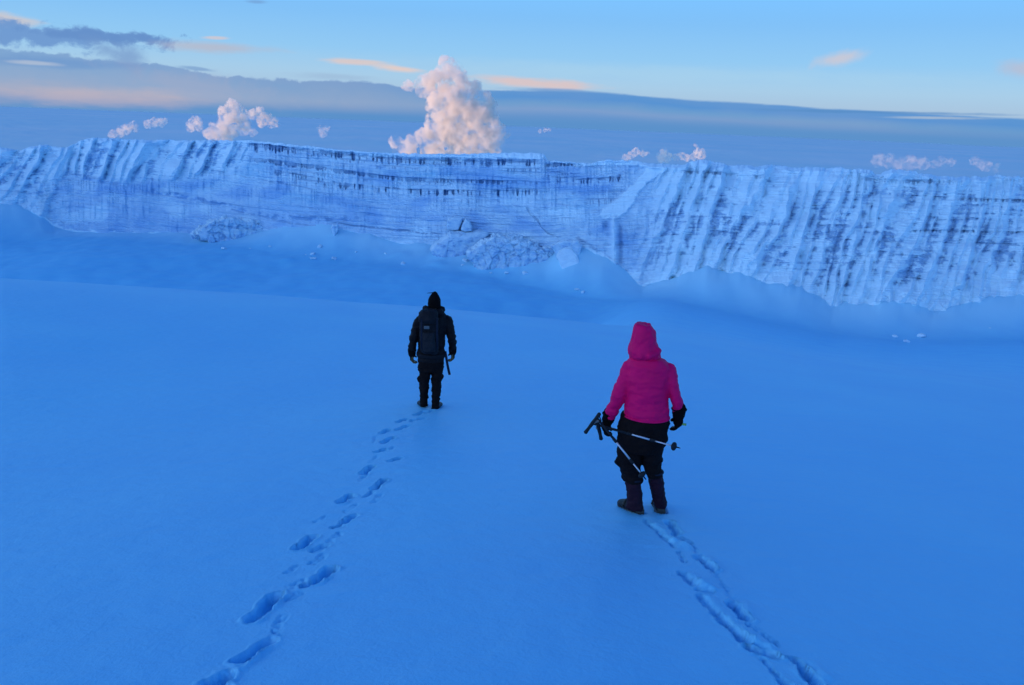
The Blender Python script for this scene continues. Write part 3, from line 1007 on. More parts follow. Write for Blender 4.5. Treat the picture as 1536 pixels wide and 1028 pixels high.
# ------------------------------------------------------------------ sea of cloud far below, out to the horizon
def build_cloud_sea():
    m = bpy.data.materials.new('cloud_sea')
    m.use_nodes = True
    nt = m.node_tree
    N, L = nt.nodes, nt.links
    b = N['Principled BSDF']
    b.inputs['Roughness'].default_value = 1.0
    b.inputs['Specular IOR Level'].default_value = 0.0
    g = N.new('ShaderNodeNewGeometry')
    n1 = N.new('ShaderNodeTexNoise')
    n1.inputs['Scale'].default_value = 0.00009
    n1.inputs['Detail'].default_value = 6
    n1.inputs['Roughness'].default_value = 0.6
    L.new(g.outputs['Position'], n1.inputs['Vector'])
    r = N.new('ShaderNodeValToRGB')
    r.color_ramp.elements[0].position = 0.38
    r.color_ramp.elements[1].position = 0.68
    r.color_ramp.elements[0].color = (0.46, 0.80, 0.86, 1)  # haze of the far distance lightened into the cloud-top colours
    r.color_ramp.elements[1].color = (0.57, 0.83, 0.87, 1)
    L.new(n1.outputs[0], r.inputs[0])
    L.new(r.outputs[0], b.inputs['Base Color'])
    az = np.concatenate([np.linspace(-0.75, 0.75, 700), np.linspace(0.8, 2 * math.pi - 0.8, 60)])
    r = np.exp(np.linspace(math.log(1800), math.log(200000), 420))
    A, R = np.meshgrid(az, r)
    X, Y = R * np.sin(A), R * np.cos(A)
    Z = -1150 + 40 * fbm2(X * 0.00007, Y * 0.00007 + 2, 3, 0.45) + 6 * fbm2(X * 0.0009, Y * 0.0009, 3)
    return grid_mesh('cloud_sea', np.stack([X, Y, Z], -1), m, wrap=True, kind='structure')


build_cloud_sea()


def cloud_material(dens, scale):
    m = bpy.data.materials.new('cloud')
    m.use_nodes = True
    nt = m.node_tree
    N, L = nt.nodes, nt.links
    N.remove(N['Principled BSDF'])
    tcn = N.new('ShaderNodeTexCoord')
    n = N.new('ShaderNodeTexNoise')
    n.inputs['Scale'].default_value = scale
    n.inputs['Detail'].default_value = 5
    n.inputs['Roughness'].default_value = 0.62
    n.inputs['Distortion'].default_value = 0.3
    L.new(tcn.outputs['Object'], n.inputs['Vector'])
    mr = N.new('ShaderNodeMapRange')
    mr.interpolation_type = 'SMOOTHSTEP'
    mr.inputs[1].default_value = 0.43
    mr.inputs[2].default_value = 0.66
    mr.inputs[4].default_value = dens
    L.new(n.outputs[0], mr.inputs[0])
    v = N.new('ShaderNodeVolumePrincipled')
    v.inputs['Color'].default_value = (0.998, 0.95, 0.87, 1)  # warm sunset light tinted into the colour of white cloud
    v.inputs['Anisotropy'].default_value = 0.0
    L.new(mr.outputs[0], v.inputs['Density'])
    L.new(v.outputs[0], N['Material Output'].inputs['Volume'])
    m.cycles.volume_step_rate = 0.35
    return m


def cloud(dist, puffs, label, dens, rough=1.0, vox=1 / 46.):
    """puffs: (px, py, radius px) of the billows seen from the summit, turned into spheres at that distance"""
    sc_ = dist / F
    cen = np.array([ray(np.mean([p[0] for p in puffs]), np.mean([p[1] for p in puffs])) * dist]).reshape(3)
    rnd = random.Random(len(puffs) * 31 + int(dist))
    bm = bmesh.new()
    for (px, py, rp) in puffs:
        c_ = ray(px, py) * (dist + rnd.uniform(-.6, .6) * rp * sc_) - cen
        bmesh.ops.create_icosphere(bm, subdivisions=3, radius=rp * sc_ * 1.2, matrix=Matrix.Translation(c_.tolist()))
        for _ in range(9):
            a, b = rnd.uniform(0, 6.283), rnd.uniform(-0.4, 1.2)
            rr = rp * sc_
            q = c_ + np.array([math.cos(a) * math.cos(b), math.sin(a) * math.cos(b), math.sin(b)]) * rr * 0.8
            bmesh.ops.create_icosphere(bm, subdivisions=2, radius=rr * rnd.uniform(.22, .5), matrix=Matrix.Translation(q.tolist()))
    me = bpy.data.meshes.new('cumulus_cloud')
    bm.to_mesh(me)
    bm.free()
    o = bpy.data.objects.new('cumulus_cloud', me)
    sc.collection.objects.link(o)
    o.location = cen.tolist()
    ext = max(max(p[0] + p[2] for p in puffs) - min(p[0] - p[2] for p in puffs), max(p[1] + p[2] for p in puffs) - min(p[1] - p[2] for p in puffs)) * sc_
    md = o.modifiers.new('r', 'REMESH')
    md.mode = 'VOXEL'
    md.voxel_size = max(ext / 130, sc_ * 0.6)
    dg = bpy.context.evaluated_depsgraph_get()
    m2 = bpy.data.meshes.new_from_object(o.evaluated_get(dg))
    o.modifiers.clear()
    o.data = m2
    m2.name = 'cumulus_cloud'
    n = len(m2.vertices)
    co = np.empty(n * 3)
    no = np.empty(n * 3)
    m2.vertices.foreach_get('co', co)
    m2.vertices.foreach_get('normal', no)
    co = co.reshape(-1, 3)
    no = no.reshape(-1, 3)
    rmean = np.mean([p[2] for p in puffs]) * sc_
    nv = fbm3(co / rmean * 0.9 + 3, 2, 0.6) + 0.7 * (0.35 - np.abs(perlin3(co / rmean * 1.9))) + 0.4 * (0.35 - np.abs(perlin3(co / rmean * 4.1 + 5)))
    co = co + no * (nv * rmean * 0.34 * rough)[:, None]
    m2.vertices.foreach_set('co', co.reshape(-1))
    m2.polygons.foreach_set('use_smooth', np.ones(len(m2.polygons), bool))
    m2.update()
    m2.materials.clear()
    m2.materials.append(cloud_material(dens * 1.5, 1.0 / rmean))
    o['label'] = label
    o['category'] = 'cloud'
    o['group'] = 'cumulus clouds over the horizon'
    return o


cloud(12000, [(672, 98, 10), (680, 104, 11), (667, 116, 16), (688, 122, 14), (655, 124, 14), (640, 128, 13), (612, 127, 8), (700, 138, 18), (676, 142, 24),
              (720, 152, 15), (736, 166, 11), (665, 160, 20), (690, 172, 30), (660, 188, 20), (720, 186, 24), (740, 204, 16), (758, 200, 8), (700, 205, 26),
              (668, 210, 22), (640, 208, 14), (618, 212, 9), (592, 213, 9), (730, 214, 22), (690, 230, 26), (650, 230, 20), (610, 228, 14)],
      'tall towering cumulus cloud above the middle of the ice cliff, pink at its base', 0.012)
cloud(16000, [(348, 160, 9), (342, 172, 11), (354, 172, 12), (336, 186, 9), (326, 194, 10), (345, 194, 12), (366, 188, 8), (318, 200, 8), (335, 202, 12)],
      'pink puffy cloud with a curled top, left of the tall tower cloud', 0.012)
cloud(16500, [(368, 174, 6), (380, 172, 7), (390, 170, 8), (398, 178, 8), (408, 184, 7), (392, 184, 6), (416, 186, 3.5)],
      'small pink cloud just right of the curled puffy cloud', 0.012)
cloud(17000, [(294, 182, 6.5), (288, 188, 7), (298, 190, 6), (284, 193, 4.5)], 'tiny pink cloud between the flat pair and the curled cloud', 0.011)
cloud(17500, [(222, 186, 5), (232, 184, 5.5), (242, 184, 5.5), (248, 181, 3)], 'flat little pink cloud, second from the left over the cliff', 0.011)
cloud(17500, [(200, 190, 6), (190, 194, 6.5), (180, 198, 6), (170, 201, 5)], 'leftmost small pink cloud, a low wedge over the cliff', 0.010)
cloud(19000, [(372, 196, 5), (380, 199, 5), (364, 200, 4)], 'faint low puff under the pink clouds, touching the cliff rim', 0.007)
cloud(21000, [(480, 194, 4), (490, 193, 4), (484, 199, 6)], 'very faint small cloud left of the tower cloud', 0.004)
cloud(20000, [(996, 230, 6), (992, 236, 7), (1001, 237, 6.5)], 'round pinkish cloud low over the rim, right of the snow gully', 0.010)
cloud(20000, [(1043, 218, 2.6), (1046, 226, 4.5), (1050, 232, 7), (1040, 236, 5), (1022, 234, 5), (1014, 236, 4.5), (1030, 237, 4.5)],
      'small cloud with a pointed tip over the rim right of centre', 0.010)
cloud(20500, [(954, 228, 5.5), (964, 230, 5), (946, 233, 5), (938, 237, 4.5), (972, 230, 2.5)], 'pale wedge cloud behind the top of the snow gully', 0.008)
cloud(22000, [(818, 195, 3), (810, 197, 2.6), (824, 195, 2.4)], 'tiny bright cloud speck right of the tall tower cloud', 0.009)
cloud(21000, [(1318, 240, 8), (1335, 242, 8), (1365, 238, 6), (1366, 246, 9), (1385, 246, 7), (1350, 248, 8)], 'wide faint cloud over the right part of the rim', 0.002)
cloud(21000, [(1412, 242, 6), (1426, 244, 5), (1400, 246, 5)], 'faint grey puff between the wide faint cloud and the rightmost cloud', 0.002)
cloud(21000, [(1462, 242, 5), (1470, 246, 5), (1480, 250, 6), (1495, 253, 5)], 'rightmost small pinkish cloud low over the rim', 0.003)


# ------------------------------------------------------------------ people
def V(*a):
    return np.array(a, float)


class Build:
    def __init__(self):
        self.v = []
        self.f = []
        self.mi = []

    def tube(self, pts, rad, up=(0, 0, 1), n=14, cap=True, mi=0, horizontal=False):
        """pts: centres; rad: (rx, ry) per point; closed ends"""
        pts = [np.array(p, float) for p in pts]
        base = len(self.v)
        m = len(pts)
        for i, p in enumerate(pts):
            t = pts[min(i + 1, m - 1)] - pts[max(i - 1, 0)]
            t = t / (np.linalg.norm(t) + 1e-9)
            if horizontal:
                a, b = V(1, 0, 0), V(0, 1, 0)
            else:
                u = np.array(up, float)
                if abs(t @ u) > 0.95:
                    u = V(0, 1, 0)
                a = np.cross(t, u)
                a /= np.linalg.norm(a)
                b = np.cross(a, t)
            rx, ry = (rad[i] if isinstance(rad[i], (tuple, list)) else (rad[i], rad[i]))
            for k_ in range(n):
                w = 2 * math.pi * k_ / n
                self.v.append(p + a * rx * math.cos(w) + b * ry * math.sin(w))
        for i in range(m - 1):
            for k_ in range(n):
                a_ = base + i * n + k_
                b_ = base + i * n + (k_ + 1) % n
                self.f.append((a_, b_, b_ + n, a_ + n))
                self.mi.append(mi)
        if cap:
            for i, sgn in ((0, -1), (m - 1, 1)):
                ring = [base + i * n + k_ for k_ in range(n)]
                self.f.append(tuple(ring if sgn > 0 else ring[::-1]))
                self.mi.append(mi)
        return self

    def limb(self, a, b, ra, rb, mid=None, n=14, steps=5, endcap=True):
        """round ended tapered limb segment"""
        a, b = np.array(a, float), np.array(b, float)
        L = np.linalg.norm(b - a)
        d = (b - a) / L
        pts, rad = [], []
        if endcap:
            for q in (0.05, 0.45, 0.8):
                ang = math.acos(min(1, q))
                pts.append(a - d * ra * math.sin(ang))
                rad.append(ra * q)
        for i in range(steps + 1):
            t = i / steps
            r = ra + (rb - ra) * t
            if mid:
                r += mid * math.sin(math.pi * t)
            pts.append(a + (b - a) * t)
            rad.append(r)
        if endcap:
            for q in (0.8, 0.45, 0.05):
                ang = math.acos(min(1, q))
                pts.append(b + d * rb * math.sin(ang))
                rad.append(rb * q)
        return self.tube(pts, rad, n=n)

    def ball(self, c, r, n=14):
        c = np.array(c, float)
        r = np.array(r if hasattr(r, '__len__') else (r, r, r), float)
        base = len(self.v)
        m = 9
        for i in range(m):
            ph = math.pi * (i + 0.5) / m
            for k_ in range(n):
                w = 2 * math.pi * k_ / n
                self.v.append(c + r * V(math.sin(ph) * math.cos(w), math.sin(ph) * math.sin(w), -math.cos(ph)))
        for i in range(m - 1):
            for k_ in range(n):
                a_ = base + i * n + k_
                b_ = base + i * n + (k_ + 1) % n
                self.f.append((a_, b_, b_ + n, a_ + n))
                self.mi.append(0)
        self.f.append(tuple(base + k_ for k_ in range(n))[::-1])
        self.f.append(tuple(base + (m - 1) * n + k_ for k_ in range(n)))
        self.mi += [0, 0]
        return self

    def box(self, c, s, rot=None, bev=0.15):
        """rounded block"""
        c = np.array(c, float)
        s = np.array(s, float) / 2
        base = len(self.v)
        k_ = 1 - bev
        prof = [(-1, k_ * 0.96), (-k_, 1), (k_, 1), (1, k_ * 0.96)]
        ring = []
        for (sx, sy) in ((1, 1), (-1, 1), (-1, -1), (1, -1)):
            q = [(sx * 1, sy * k_), (sx * k_, sy * 1)]
            if sx * sy < 0:
                q = q[::-1]
            ring += q
        R = np.eye(3) if rot is None else np.array(rot)
        for z, m_ in prof:
            for x, y in ring:
                self.v.append(c + R @ (s * V(x * m_, y * m_, z)))
        n = 8
        for i in range(3):
            for j in range(n):
                a_ = base + i * n + j
                b_ = base + i * n + (j + 1) % n
                self.f.append((a_, b_, b_ + n, a_ + n))
                self.mi.append(0)
        self.f.append(tuple(base + j for j in range(n))[::-1])
        self.f.append(tuple(base + 3 * n + j for j in range(n)))
        self.mi += [0, 0]
        return self

    def link(self, name, materials, parent=None, fuse=None, smooth=3, wrinkle=None, label=None, post=None, relax=0.5):
        me = bpy.data.meshes.new(name)
        me.from_pydata([tuple(p) for p in self.v], [], self.f)
        me.update()
        o = bpy.data.objects.new(name, me)
        sc.collection.objects.link(o)
        if fuse:
            md = o.modifiers.new('r', 'REMESH')
            md.mode = 'VOXEL'
            md.voxel_size = fuse
            if smooth:
                ms = o.modifiers.new('s', 'SMOOTH')
                ms.iterations = smooth
                ms.factor = relax
            dg = bpy.context.evaluated_depsgraph_get()
            m2 = bpy.data.meshes.new_from_object(o.evaluated_get(dg))
            o.modifiers.clear()
            o.data = m2
            bpy.data.meshes.remove(me)
            me = m2
            me.name = name
        if wrinkle or post:
            n = len(me.vertices)
            co = np.empty(n * 3)
            no = np.empty(n * 3)
            me.vertices.foreach_get('co', co)
            me.vertices.foreach_get('normal', no)
            co, no = co.reshape(-1, 3), no.reshape(-1, 3)
            if wrinkle:
                sx, amp = wrinkle
                co = co + no * (amp * fbm3(co * np.array(sx), 3, 0.5))[:, None]
            if post:
                co = post(co, no)
            me.vertices.foreach_set('co', co.reshape(-1))
        me.polygons.foreach_set('use_smooth', np.ones(len(me.polygons), bool))
        me.update()
        me.materials.clear()
        for m_ in (materials if isinstance(materials, (list, tuple)) else [materials]):
            me.materials.append(m_)
        if parent:
            o.parent = parent
        if label:
            o['label'] = label
        return o


def thing(name, loc, rz, label, cat, group=None):
    o = bpy.data.objects.new(name, None)
    sc.collection.objects.link(o)
    o.location = tuple(loc)
    o.rotation_euler = (0, 0, rz)
    o['label'] = label
    o['category'] = cat
    if group:
        o['group'] = group
    o.empty_display_size = 0.3
    return o


class Frame:
    """local frame standing on the snow, y away from the viewer; loc() reads joints off the photograph while planning"""

    def __init__(self, px, py):
        p = hit(px, py)
        self.o = p
        h = math.hypot(p[0], p[1])
        self.n = V(p[0] / h, p[1] / h, 0)
        self.x = V(self.n[1], -self.n[0], 0)
        self.rz = math.atan2(self.x[1], self.x[0])

    def loc(self, px, py, y=0.0):
        d = ray(px, py)
        t = (self.o @ self.n + y) / (d @ self.n)
        q = d * t - self.o
        return V(q @ self.x, q @ self.n, q[2])

    def rows(self, B, rows, n=20):
        pts, rad = [], []
        for (py, xl, xr, ry, y) in rows:
            a, b = self.loc(xl, py, y), self.loc(xr, py, y)
            pts.append((a + b) / 2)
            rad.append((abs(b[0] - a[0]) / 2, ry))
        B.tube(pts, rad, n=n, horizontal=True)
        return pts, rad


def hand(B, wrist, direc, palm_n, side, s=1.0, curl=0.9, thumb_in=1.0, fat=1.0):
    """palm, four separate bent fingers and a thumb. side: direction from little finger to thumb"""
    d = np.array(direc, float)
    d /= np.linalg.norm(d)
    s_ = np.array(side, float)
    s_ = s_ - d * (s_ @ d)
    s_ /= np.linalg.norm(s_)
    pn = np.array(palm_n, float)
    pn = pn - d * (pn @ d) - s_ * (pn @ s_)
    pn /= np.linalg.norm(pn)
    w = np.array(wrist, float)
    L = 0.095 * s
    B.limb(w - d * 0.03 * s, w + d * 0.02 * s, 0.030 * s * fat, 0.032 * s * fat)
    for q in (-0.028, -0.009, 0.010, 0.029):
        B.limb(w + s_ * q * 0.8 * s, w + d * L + s_ * q * s, 0.016 * s * fat, 0.0145 * s * fat, n=10)
    for i, (q, fl) in enumerate(((0.030, .92), (0.010, 1.0), (-0.010, .93), (-0.029, .75))):
        p = w + d * L + s_ * q * s
        ang = 0.25 + 0.1 * i * curl
        for seg, (ln, r) in enumerate(((0.042, .0110), (0.028, .0100), (0.022, .0088))):
            dd = d * math.cos(ang) + pn * math.sin(ang) + s_ * 0.10 * (1.5 - i)
            e = p + dd * ln * fl * s
            B.limb(p, e, r * s * fat, r * 0.92 * s * fat, n=8, steps=2)
            p = e
            ang += 0.62 * curl + 0.05 * i
    p = w + d * 0.025 * s + s_ * 0.028 * s
    for (ln, r, a, b_) in ((0.045, .0135, 0.75, 0.35), (0.032, .0115, 0.35, 0.75), (0.026, .0100, 0.15, 0.9)):
        dd = d * (1 - 0.3 * a) + s_ * a * thumb_in + pn * b_
        dd /= np.linalg.norm(dd)
        e = p + dd * ln * s
        B.limb(p, e, r * s * fat, r * 0.93 * s * fat, n=8, steps=2)
        p = e


def head(B, c, s=1.0):
    """skull, jaw, nose, ears, brow, lips; face towards +y"""
    c = np.array(c, float)
    B.ball(c + V(0, -.008, .03) * s, (.074 * s, .095 * s, .085 * s))
    B.ball(c + V(0, .028, -.035) * s, (.054 * s, .060 * s, .070 * s))
    B.limb(c + V(0, .085, .012) * s, c + V(0, .108, -.022) * s, .010 * s, .015 * s, n=8)
    B.limb(c + V(-.045, .072, .028) * s, c + V(.045, .072, .028) * s, .012 * s, .012 * s, n=8)
    for sx in (-1, 1):
        B.ball(c + V(sx * .074, -.006, -.005) * s, (.010 * s, .020 * s, .032 * s), n=10)
        B.ball(c + V(sx * .038, .062, -.014) * s, (.020 * s, .018 * s, .018 * s), n=10)
    B.limb(c + V(-.022, .083, -.052) * s, c + V(.022, .083, -.052) * s, .007 * s, .007 * s, n=8)
    B.limb(c + V(-.020, .081, -.064) * s, c + V(.020, .081, -.064) * s, .008 * s, .008 * s, n=8)
    B.ball(c + V(0, .072, -.092) * s, (.020 * s, .016 * s, .016 * s), n=10)
    B.limb(c + V(0, -.015, -.05) * s, c + V(0, -.03, -.16) * s, .052 * s, .058 * s)


M_SKIN = mat('skin', (0.42, 0.24, 0.17), 0.5, 0.4, mottle=0.05)
M_EYE = mat('eye', (0.75, 0.75, 0.73), 0.15, 0.6)
M_PINK = mat('pink_down_jacket', (0.92, 0.004, 0.125), 0.6, 0.12, sheen=0.0, bump=(60, 0.004), mottle=0.06)
M_BLACKCLOTH = mat('black_cloth', (0.012, 0.007, 0.007), 0.8, 0.08, bump=(90, 0.003), mottle=0.2)
M_BLACKSHELL = mat('black_shell', (0.012, 0.008, 0.009), 0.6, 0.12, bump=(60, 0.004), mottle=0.2)
M_GAITER = mat('purple_gaiter', (0.026, 0.005, 0.014), 0.7, 0.2, bump=(70, 0.004), mottle=0.2)
M_BOOT = mat('boot_leather', (0.014, 0.014, 0.016), 0.5, 0.3, bump=(80, 0.002))
M_BOOTPANEL = mat('boot_panel', (0.05, 0.05, 0.045), 0.6, 0.3)
M_SOLE = mat('boot_sole', (0.09, 0.10, 0.11), 0.6, 0.3)
M_FLEECE = mat('black_fleece', (0.008, 0.006, 0.006), 0.95, 0.05, bump=(220, 0.006), sheen=0.0)
M_GLOVETAN = mat('tan_glove_palm', (0.16, 0.10, 0.045), 0.8, 0.15, bump=(90, 0.002))
M_PACK = mat('dark_pack_cloth', (0.015, 0.013, 0.016), 0.7, 0.12, bump=(90, 0.003), mottle=0.2)
M_PACK2 = mat('pack_pocket_cloth', (0.022, 0.020, 0.024), 0.7, 0.12, bump=(90, 0.003), mottle=0.15)
M_WEB = mat('strap_webbing', (0.012, 0.014, 0.03), 0.7, 0.2)
M_BADGE = mat('pack_badge', (0.10, 0.11, 0.12), 0.6, 0.3)
M_ALU = mat('pole_aluminium', (0.62, 0.62, 0.66), 0.32, 0.5, metal=0.6)
M_GRIP = mat('pole_grip', (0.016, 0.018, 0.022), 0.7, 0.2)
M_CORK = mat('pole_collar', (0.20, 0.19, 0.19), 0.6, 0.3)
M_GREEN = mat('glove_tag', (0.25, 0.45, 0.12), 0.6, 0.2)
M_TAB = mat('pale_tab', (0.6, 0.62, 0.5), 0.6, 0.2)
M_HAIR = mat('dark_hair', (0.02, 0.014, 0.01), 0.6, 0.3)


def boot(B, S, heel, toe, ankle, w=0.052, h=0.10):
    """boot upper in B, sole in S. heel, toe on the ground"""
    heel, toe, ankle = [np.array(q, float) for q in (heel, toe, ankle)]
    d = toe - heel
    L = np.linalg.norm(d)
    d /= L
    up = V(0, 0, 1)
    pts = []
    for t, zz, rx, rz_ in ((0.04, .05, .6, .045), (0.16, .055, .92, .055), (0.35, .055, .95, .055), (0.6, .048, 1.0, .045), (0.82, .042, .98, .038), (0.96, .036, .75, .030), (1.0, .034, .4, .018)):
        pts.append((heel + d * L * t + up * zz, (w * rx, rz_)))
    B.tube([p for p, _ in pts], [r for _, r in pts], n=14)
    B.limb(heel + d * L * 0.27 + up * 0.05, ankle, w * 0.98, w * 0.98)
    pts = []
    for t, rx in ((0.0, .55), (0.05, .8), (0.2, .95), (0.45, .85), (0.7, 1.02), (0.9, .85), (1.0, .5)):
        pts.append((heel + d * (L * t * 1.03 - 0.008) + up * 0.010, (w * rx * 1.05, .016)))
    S.tube([p for p, _ in pts], [r for _, r in pts], n=12)


# ---- walker in the pink jacket
f = Frame(966, 771)
P1 = thing('person', f.o + V(0, 0, -0.02), f.rz, 'person in a hooded pink jacket and black trousers, holding two poles in the left hand', 'person')
L_ = f.loc
sh_l, sh_r = L_(944, 550), L_(1004, 552)
el_l, el_r = L_(929, 589, -.03), L_(1013, 588, -.03)
wr_l, wr_r = L_(913, 624, 0.02), L_(1018.5, 617, .02)
hd_l, hd_r = L_(908, 640, 0.0), L_(1017, 637, .03)
hdc = L_(967, 506, 0.02)
hip_l, hip_r = L_(950, 640), L_(983, 640)
kn_l, kn_r = L_(945, 700, .03), L_(979, 698, .05)
an_l, an_r = L_(953, 752, .0), L_(990, 754, .13)
heel_l, toe_l = L_(960, 769, -.02), None
heel_l[2] = 0.012
toe_l = heel_l + V(-0.185, 0.215, 0.0)
heel_r = L_(991.5, 768, .10)
toe_r = heel_r + V(-0.045, 0.27, -0.055)


def ground_at(fr, p):
    w = fr.o + fr.x * p[0] + fr.n * p[1]
    return float(terrain(np.array([w[0]]), np.array([w[1]]))[0]) - fr.o[2]


toe_l[2] = ground_at(f, toe_l) + 0.01
heel_r[2] = max(heel_r[2], ground_at(f, heel_r) + 0.01)
toe_r[2] = ground_at(f, toe_r) + 0.01

B = Build()
head(B, hdc, 0.98)
B.tube([V(0, 0, z) + V(hdc[0], 0, 0) for z in (0.82, .95, 1.1, 1.25, 1.34, 1.40)], [(.12, .09), (.12, .09), (.12, .09), (.13, .09), (.10, .07), (.05, .05)], horizontal=True, n=18)
for a, b_, c_ in ((sh_l, el_l, wr_l), (sh_r, el_r, wr_r)):
    B.limb(a, b_, .040, .034)
    B.limb(b_, c_, .034, .026)
hand(B, wr_l, hd_l - wr_l, (1, 0.1, 0), (0, 0.8, 0), 0.9, 1.2, fat=0.8)
hand(B, wr_r, hd_r - wr_r, (-1, 0.1, 0), (0, 0.8, 0), 0.9, 0.9, fat=0.8)
for h_, k_, a_, hl in ((hip_l, kn_l, an_l, heel_l), (hip_r, kn_r, an_r, heel_r)):
    B.limb(h_ + V(0, 0, .02), k_, .066, .050)
    B.limb(k_, a_, .050, .034, mid=0.008)
    B.limb(a_, hl + V(0, .03, .04), .034, .035)
for hl, te in ((heel_l, toe_l), (heel_r, toe_r)):
    B.limb(hl + (te - hl) * .1 + V(0, 0, .05), hl + (te - hl) * .85 + V(0, 0, .04), .033, .024)
body = B.link('body', [M_SKIN], P1, fuse=0.010, smooth=2)
for sx in (-1, 1):
    Build().ball(hdc + V(sx * .034, .076, .008), .0125, n=12).link('eye', [M_EYE], body)

B = Build()
f.rows(B, [(622, 935.5, 1005.5, .155, 0), (614, 936, 1005, .160, 0), (600, 938, 1003.5, .152, 0), (585, 938, 1003.5, .150, 0), (570, 937, 1005, .150, 0),
           (556, 937, 1008, .145, 0), (546, 939, 1009, .130, 0), (539, 943, 1004, .115, 0), (533, 950, 995, .10, 0)], n=26)
B.limb(sh_l, el_l, .066, .062)
B.limb(el_l, wr_l, .063, .047)
B.limb(sh_r, el_r, .062, .048)
B.limb(el_r, wr_r, .049, .041)


def quilt(co, no):
    # horizontal seams of the down baffles, plus soft folds
    ph = co[:, 2] * 2 * math.pi / 0.062
    s_ = np.abs(np.sin(ph / 2 + 0.5 * perlin3(co * 6)))
    q = 0.0055 * (s_ ** 0.5 - 0.75)
    low = 0.6 + 0.7 * np.clip((1.05 - co[:, 2]) / 0.25, 0, 1)
    return co + no * (q * low + 0.012 * fbm3(co * np.array([7, 7, 13.]), 3, 0.55))[:, None]


jk = B.link('jacket', [M_PINK], P1, fuse=0.0075, smooth=4, post=quilt)
B = Build()
f.rows(B, [(536, 943, 992, .10, .01), (530, 941.5, 991, .118, .01), (522, 941, 990.5, .125, .01), (513, 945, 988, .122, .015), (503, 947.5, 986, .120, .02),
           (493, 949, 983, .112, .02), (486, 951, 979.5, .095, .025), (482.5, 953, 977, .075, .025)], n=24)
B.limb(L_(946, 526, -.02), L_(962, 531, -.10), .03, .03)
B.limb(L_(987, 524, -.02), L_(974, 531, -.10), .03, .03)
B.link('hood', [M_PINK], P1, fuse=0.0075, smooth=2, wrinkle=((14, 14, 12), 0.011))
S = Build()   # the draw cord channel round the hem
S.tube([L_(970, 620.5, 0) + V(.187 * math.cos(t), .158 * math.sin(t), 0) for t in np.linspace(0, 6.2832, 33)], [.007] * 33, n=8, cap=False)
S.link('hem', [M_PINK], jk)

B = Build()
f.rows(B, [(618, 933, 1004, .140, 0), (630, 928.5, 1004, .150, 0), (642, 926, 1003, .155, 0), (652, 925.5, 1001.5, .155, 0), (662, 926, 998.5, .150, 0.0), (670, 927, 995, .135, .0)], n=24)
f.rows(B, [(655, 927, 966, .125, .0), (670, 926, 965, .115, .0), (684, 925.5, 963, .105, .01), (695, 926.5, 962, .098, .02), (704, 930, 963, .092, .03), (712, 933, 964, .088, .03), (719, 935, 964, .082, .02)], n=18)
f.rows(B, [(655, 960, 1000, .125, .0), (670, 962, 995, .115, .01), (684, 963, 993, .105, .03), (694, 964, 993.5, .095, .04), (702, 966, 994, .088, .05), (710, 970, 994.5, .080, .06)], n=18)
B.ball(L_(930, 688, .0), (.035, .05, .05))
B.ball(L_(990, 684, .02), (.030, .05, .045))
B.link('trousers', [M_BLACKCLOTH], P1, fuse=0.008, smooth=3, wrinkle=((12, 12, 16), 0.014))
for rws in ([(714, 938, 963, .072, .02), (724, 938.5, 962.5, .070, .01), (734, 940, 963, .066, .005), (744, 940, 964.5, .062, .0), (752, 939.5, 965, .064, -.005), (760, 939, 966, .062, -.01)],
            [(704, 969, 994.5, .072, .055), (716, 972.5, 995.5, .070, .07), (728, 975, 997, .066, .085), (740, 977.5, 999, .062, .10), (750, 980, 1000.5, .060, .11), (757, 982, 1001, .058, .115)]):
    B = Build()
    f.rows(B, rws, n=16)
    g_ = B.link('gaiter', [M_GAITER], P1, fuse=0.007, smooth=2, wrinkle=((20, 20, 26), 0.008))
    S = Build()
    py, xl, xr, ry, y = rws[0]
    a_, b_ = L_(xl, py, y), L_(xr, py, y)
    c_ = (a_ + b_) / 2
    S.tube([c_ + V((b_[0] - a_[0]) / 2 * 1.02 * math.cos(t), ry * 1.02 * math.sin(t), 0) for t in np.linspace(0, 6.2832, 25)], [.010] * 25, n=8, cap=False)
    S.link('strap', [M_WEB], g_)
for hl, te, an in ((heel_l, toe_l, an_l), (heel_r, toe_r, an_r)):
    B, S = Build(), Build()
    boot(B, S, hl, te, an)
    bt = B.link('boot', [M_BOOT], P1, fuse=0.007, smooth=1)
    S.link('sole', [M_SOLE], bt)
    d_ = (te - hl)
    T = Build()
    T.tube([hl + d_ * .60 + V(0, 0, .05) + np.cross(d_ / np.linalg.norm(d_), V(0, 0, 1)) * .054 * math.cos(t) + V(0, 0, 1) * .048 * math.sin(t) for t in np.linspace(-.2, math.pi + .2, 15)], [.012] * 15, n=6)
    T.link('toe_strap', [M_BOOTPANEL], bt)
    T = Build()      # heel lug / tail of the boot
    T.box(hl + V(0, -.004, .035), (.07, .03, .04))
    T.link('heel_cup', [M_BOOTPANEL], bt)

